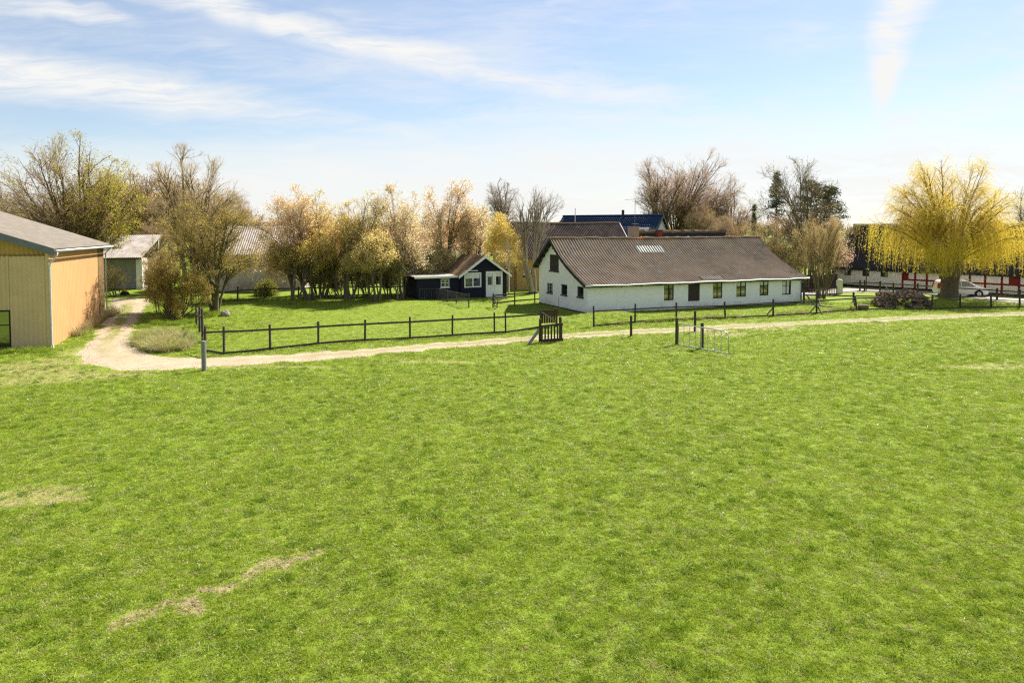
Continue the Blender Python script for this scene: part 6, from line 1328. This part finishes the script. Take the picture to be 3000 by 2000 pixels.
def scatter(name, label, protos, pts, kinds, scl, kind='stuff'):
    pc = bpy.data.collections.new(name+'_shapes')
    for j, me in enumerate(protos):
        o = bpy.data.objects.new('%s_shape_%02d' % (name, j), me); pc.objects.link(o)
    me = bpy.data.meshes.new(name); me.vertices.add(len(pts)); me.vertices.foreach_set('co', np.ascontiguousarray(pts, np.float32).ravel())
    rg = np.random.default_rng(5)
    at1 = me.attributes.new('scl', 'FLOAT_VECTOR', 'POINT'); at1.data.foreach_set('vector', np.ascontiguousarray(scl, np.float32).ravel())
    rot = np.stack([rg.normal(size=len(pts))*.1, rg.normal(size=len(pts))*.1, rg.random(len(pts))*6.283], -1)
    at2 = me.attributes.new('rot', 'FLOAT_VECTOR', 'POINT'); at2.data.foreach_set('vector', np.ascontiguousarray(rot, np.float32).ravel())
    at3 = me.attributes.new('pick', 'INT', 'POINT'); at3.data.foreach_set('value', np.ascontiguousarray(kinds, np.int32))
    o = link(name, me, None); tag(o, label, None, None, kind)
    ng = bpy.data.node_groups.new(name, 'GeometryNodeTree'); ng.interface.new_socket('Geometry', in_out='INPUT', socket_type='NodeSocketGeometry'); ng.interface.new_socket('Geometry', in_out='OUTPUT', socket_type='NodeSocketGeometry')
    nd = ng.nodes; gi = nd.new('NodeGroupInput'); go2 = nd.new('NodeGroupOutput'); ip = nd.new('GeometryNodeInstanceOnPoints'); ci = nd.new('GeometryNodeCollectionInfo')
    ci.inputs['Collection'].default_value = pc; ci.inputs['Separate Children'].default_value = True; ci.inputs['Reset Children'].default_value = True
    ng.links.new(gi.outputs[0], ip.inputs['Points']); ng.links.new(ci.outputs[0], ip.inputs['Instance']); ip.inputs['Pick Instance'].default_value = True
    for nm, ty, so_n in (('scl', 'FLOAT_VECTOR', 'Scale'), ('rot', 'FLOAT_VECTOR', 'Rotation'), ('pick', 'INT', 'Instance Index')):
        na = nd.new('GeometryNodeInputNamedAttribute'); na.data_type = ty; na.inputs['Name'].default_value = nm; sck = [s for s in na.outputs if s.enabled][0]
        if so_n == 'Rotation':
            er = nd.new('FunctionNodeEulerToRotation'); ng.links.new(sck, er.inputs[0]); ng.links.new(er.outputs[0], ip.inputs['Rotation'])
        else: ng.links.new(sck, ip.inputs[so_n])
    ng.links.new(ip.outputs[0], go2.inputs[0]); md = o.modifiers.new('scatter', 'NODES'); md.node_group = ng
    return o
def inside(x, y, F, t0, t1, s0, s1):
    dx, dy = x-F.o.x, y-F.o.y; t = dx*F.t.x+dy*F.t.y; s = dx*F.s.x+dy*F.s.y; return (t > t0) & (t < t1) & (s > s0) & (s < s1)
rg = np.random.default_rng(77)
def sample(y0, y1, dens):
    """points over the ground in view and a little beyond, dens(y) per square metre"""
    ys = np.linspace(y0, y1, 400); wdt = 2*(ys*.78+3); wt = wdt*dens(ys); tot = np.trapezoid(wt, ys) if hasattr(np, 'trapezoid') else np.trapz(wt, ys)
    cdf = np.cumsum(wt); cdf /= cdf[-1]; n_ = int(tot); y = np.interp(rg.random(n_), cdf, ys); x = (rg.random(n_)*2-1)*(y*.78+3); return x, y
def clear(x, y):
    k_ = ~inside(x, y, FH, -.05, HL+.05, -.05, HW+.05) & ~inside(x, y, FB, -BW, .05, -.03, BL) & ~inside(x, y, FS, 0, sw, 0, SLn) & ~inside(x, y, FS, l0, 0, .3, 4.3) & ~inside(x, y, FW, -1, WL, -2.5, 9)
    return k_
LAWN = np.array([[G(600, 1035).x, G(600, 1035).y], [G(1584, 960).x, G(1584, 960).y], [FH.o.x, FH.o.y], [FH.p(0, HW, 0).x, FH.p(0, HW, 0).y], [FS.p(sw, 0, 0).x, 66.], [FS.p(-4, 0, 0).x, 66.], [-15.5, 62.]])
def in_poly(x, y, P):
    r_ = np.zeros(len(x), bool); j = len(P)-1
    for i in range(len(P)):
        c_ = ((P[i, 1] > y) != (P[j, 1] > y)) & (x < (P[j, 0]-P[i, 0])*(y-P[i, 1])/(P[j, 1]-P[i, 1]+1e-9)+P[i, 0]); r_ ^= c_; j = i
    return r_
x, y = sample(8.5, 66, lambda v: 185*np.minimum(1, (13/v)**1.5))
ot, mid_ = on_track(x, y, -.12); bare = blob_mask(x, y, BARE); thin = blob_mask(x, y, THIN)
kp = clear(x, y) & (~ot | (mid_ & (rg.random(len(x)) < .75))) & (rg.random(len(x)) > bare*.78) & (rg.random(len(x)) > thin*.35)
x, y, ot, bare, thin = x[kp], y[kp], ot[kp], bare[kp], thin[kp]
lawn = in_poly(x, y, LAWN)
# patches of taller and shorter growth
ph = np.array([mnoise.noise(Vector((a*.7, b*.7, 1.7)))+.9*mnoise.noise(Vector((a*2.2, b*2.2, 4.1))) for a, b in zip(x, y)])
sc_ = (np.clip(y/13, .9, 3.2)**.42)*(.74+.32*rg.random(len(x)))*(1+.13*np.clip(ph, -.8, 1.1))
hz_ = .85*sc_*np.where(lawn, .42, 1.0)*np.where(ot, .55, 1)*np.where(thin > .4, .7, 1)
kinds = rg.integers(0, 5, len(x)); kinds = np.where(rg.random(len(x)) < .075+.45*thin*(1-lawn), 5, kinds); kinds = np.where((rg.random(len(x)) < .05) & (ph > .2), 6, kinds); kinds = np.where(rg.random(len(x)) < .05, 7, kinds)
protos = [blade_mesh('g%d' % q, 26, .04, .095, .12, .0045, g_main, 200+q, .5, .65) for q in range(5)]+[blade_mesh('g5', 20, .04, .09, .11, .0042, g_dry, 206, .6, .9), blade_mesh('g6', 30, .06, .13, .10, .005, g_lush, 207, .6, .6), blade_mesh('g7', 22, .05, .10, .12, .0045, g_grey, 208, .8, .9)]
scatter('pasture_grass', 'short green grass covering pasture, lawn and verges', protos, np.stack([x, y, HN(x, y)], -1), kinds, np.stack([sc_, sc_, hz_], -1))
NG = len(x)
# darker tussocks dotted over the pasture
x, y = sample(9, 52, lambda v: 2.6*np.minimum(1, (16/v)**.7)+0*v); ot, _ = on_track(x, y, .3); kp = clear(x, y) & ~ot & ~in_poly(x, y, LAWN) & (blob_mask(x, y, BARE) < .3); x, y = x[kp], y[kp]
s = .5+.75*rg.random(len(x))**1.5; scatter('grass_tussocks', 'darker green tussocks dotted over the pasture', [blade_mesh('t%d' % q, 60, .07, .15, .13, .0055, g_lush, 220+q, .5, .5) for q in range(3)], np.stack([x, y, HN(x, y)], -1), rg.integers(0, 3, len(x)), np.stack([s, s, s], -1))
# daisies near the track
mat('petal', (.85, .85, .82), (.8, .8, .75), 3, .6)
def daisy():
    mm = MB(); mm.tube([(0, 0, 0), (0, 0, .06)], .003, 3, False); mm.tube([(0, 0, .058), (0, 0, .066)], .022, 7); me = bpy.data.meshes.new('daisy'); me.from_pydata(mm.v, [], mm.f); me.materials.append(M['petal']); return me
x, y = sample(14, 50, lambda v: 1.1*np.clip((v-22)/18, .08, 1)**2); ot, _ = on_track(x, y, .05); kp = clear(x, y) & ~ot; x, y = x[kp], y[kp]; s = .6+.6*rg.random(len(x))
scatter('daisies', 'tiny white daisies sprinkled through the grass', [daisy()], np.stack([x, y, HN(x, y)], -1), np.zeros(len(x), int), np.stack([s, s, s], -1))
# tall grasses: named clumps
def clump(name, label, spots, meshes, sc0=1.0, kinds=None):
    P = np.array([(p.x, p.y, p.z) for p in spots]); s = sc0*(.7+.6*rg.random(len(P))); kk = rg.integers(0, len(meshes), len(P)) if kinds is None else kinds
    scatter(name, label, meshes, P, kk, np.stack([s, s, s], -1))
g_bank = grassmat('grass_bank', [(.1, (.26, .26, .08)), (.5, (.40, .38, .15)), (.9, (.55, .50, .24))])
tg_ = [blade_mesh('tg%d' % q, 46, .42, .9, .24, .007, m_, 240+q, .7, .45) for q, m_ in enumerate((g_bank, g_dry, g_grey, g_bank, g_main))]
sp_ = []
for _ in range(330):
    a = rg.random()*6.283; q = math.sqrt(rg.random()); sp_.append(G(480+82*q*math.cos(a), 1008+26*q*math.sin(a)))
clump('tall_grass_bank', 'bank of tall pale grass at the inside of the track bend', sp_, tg_, .9, rg.choice(5, 330, p=[.30, .26, .24, .14, .06]))
st_ = [blade_mesh('st%d' % q, 22, .4, 1.0, .2, .009, g_dry, 250+q, .3, .35) for q in range(3)]+[blade_mesh('st3', 30, .3, .6, .2, .008, g_lush, 255, .6, .5)]
sp_ = []
for _ in range(110):
    f = rg.random()**.6; s_ = 1.8+f*(BL+.5-1.8); tt = .15+rg.random()*(.4+.5*f); p = FB.p(tt, s_, 0); p.z = H(p.x, p.y); sp_.append(p)
for _ in range(70):
    p = G(285+22*rg.normal(), 905+9*rg.normal()); sp_.append(p)
kk = rg.choice(4, len(sp_), p=[.25, .2, .2, .35]); clump('dry_stalks', 'dry straw coloured stalks along the side of the ochre barn', sp_, st_, .8, kk)
hg_ = [blade_mesh('hg%d' % q, 40, .25, .5, .2, .007, m_, 260+q, .6, .5) for q, m_ in enumerate((g_lush, g_dry, g_main))]
sp_ = []
for px, py, n_ in [(1820, 950, 10), (1775, 952, 10), (1900, 944, 9), (1935, 942, 8), (1960, 939, 8), (2040, 936, 14), (2085, 932, 18), (2100, 933, 14), (2150, 930, 10), (2285, 922, 8), (2300, 921, 9), (2340, 919, 14), (2355, 919, 8), (2430, 911, 10), (2455, 909, 14), (2490, 906, 12), (2630, 905, 5), (2690, 905, 6), (2010, 938, 8)]:
    for _ in range(n_): sp_.append(G(px+9*rg.normal(), py+1.2*rg.normal()))
clump('fence_grass', 'unmown grass tufts along the foot of the yard fence', sp_, hg_, .8)
sp_ = []
for px, py, n_ in [(640, 920, 14), (600, 925, 14), (590, 960, 16), (550, 945, 20), (500, 952, 20), (460, 950, 16), (30, 1034, 18), (80, 1031, 16), (120, 1029, 14), (-10, 1036, 10), (480, 970, 16), (420, 960, 10)]:
    for _ in range(n_): sp_.append(G(px+16*rg.normal(), py+2*rg.normal()))
for _ in range(120):
    px = 640+rg.random()*540; sp_.append(G(px, 884-(px-640)*.032+rg.normal()*1.2))
clump('verge_grass', 'longer green grass under the hedge, bushes and barn wall', sp_, [hg_[0], hg_[2]], .8)
# dead-wood litter: straw on the bare patches
sp_ = []
for bx, by, rx, ry in BARE:
    for _ in range(22): px_, py_ = bx+rg.normal()*rx*.6, by+rg.normal()*ry*.6; sp_.append(Vector((px_, py_, H(px_, py_)-.005)))
clump('straw_litter', 'pale dead straw lying on the bare soil patches', sp_, [blade_mesh('sl%d' % q, 9, .03, .08, .13, .004, g_dry, 270+q, .1, 4.0) for q in range(3)], 1.0)


# clods and stones lying on the bare soil and along the ruts
mat('clod', (.20, .145, .085), (.12, .09, .055), 9, .95); mat('pebble', (.55, .48, .38), (.40, .35, .28), 9, .9)
def lump(name, m_, seed):
    bm = bmesh.new(); bmesh.ops.create_icosphere(bm, subdivisions=1, radius=1)
    for v in bm.verts: v.co = v.co*(1+.5*mnoise.noise(v.co*1.3+Vector((seed*5., 0, 0)))); v.co.z *= .6
    me = bpy.data.meshes.new(name); bm.to_mesh(me); bm.free(); me.materials.append(m_); return me
sp_ = []
for bx, by, rx, ry in BARE:
    for _ in range(6): px_, py_ = bx+rg.normal()*rx*.55, by+rg.normal()*ry*.55; sp_.append((px_, py_, H(px_, py_)))
P = np.array(sp_); s = .012+.03*rg.random(len(P))**2.5; scatter('soil_clods', 'brown clods of earth on the bare soil patches', [lump('c%d' % q, M['clod'], q) for q in range(3)], P, rg.integers(0, 3, len(P)), np.stack([s, s, s], -1))
i_ = rg.integers(0, len(rows)-1, 9000); u_ = rg.random(9000); fr_ = rg.random(9000)
PA = TRX[i_, 0]*(1-u_)[:, None]+TRX[i_, -1]*u_[:, None]; PB_ = TRX[i_+1, 0]*(1-u_)[:, None]+TRX[i_+1, -1]*u_[:, None]; P2_ = PA*(1-fr_)[:, None]+PB_*fr_[:, None]
P = np.stack([P2_[:, 0], P2_[:, 1], HN(P2_[:, 0], P2_[:, 1])+.025], -1); s = .012+.03*rg.random(len(P))**3
scatter('track_stones', 'loose pale stones on the gravel track', [lump('p%d' % q, M['pebble'], 7+q) for q in range(3)], P, rg.integers(0, 3, len(P)), np.stack([s, s, s], -1))
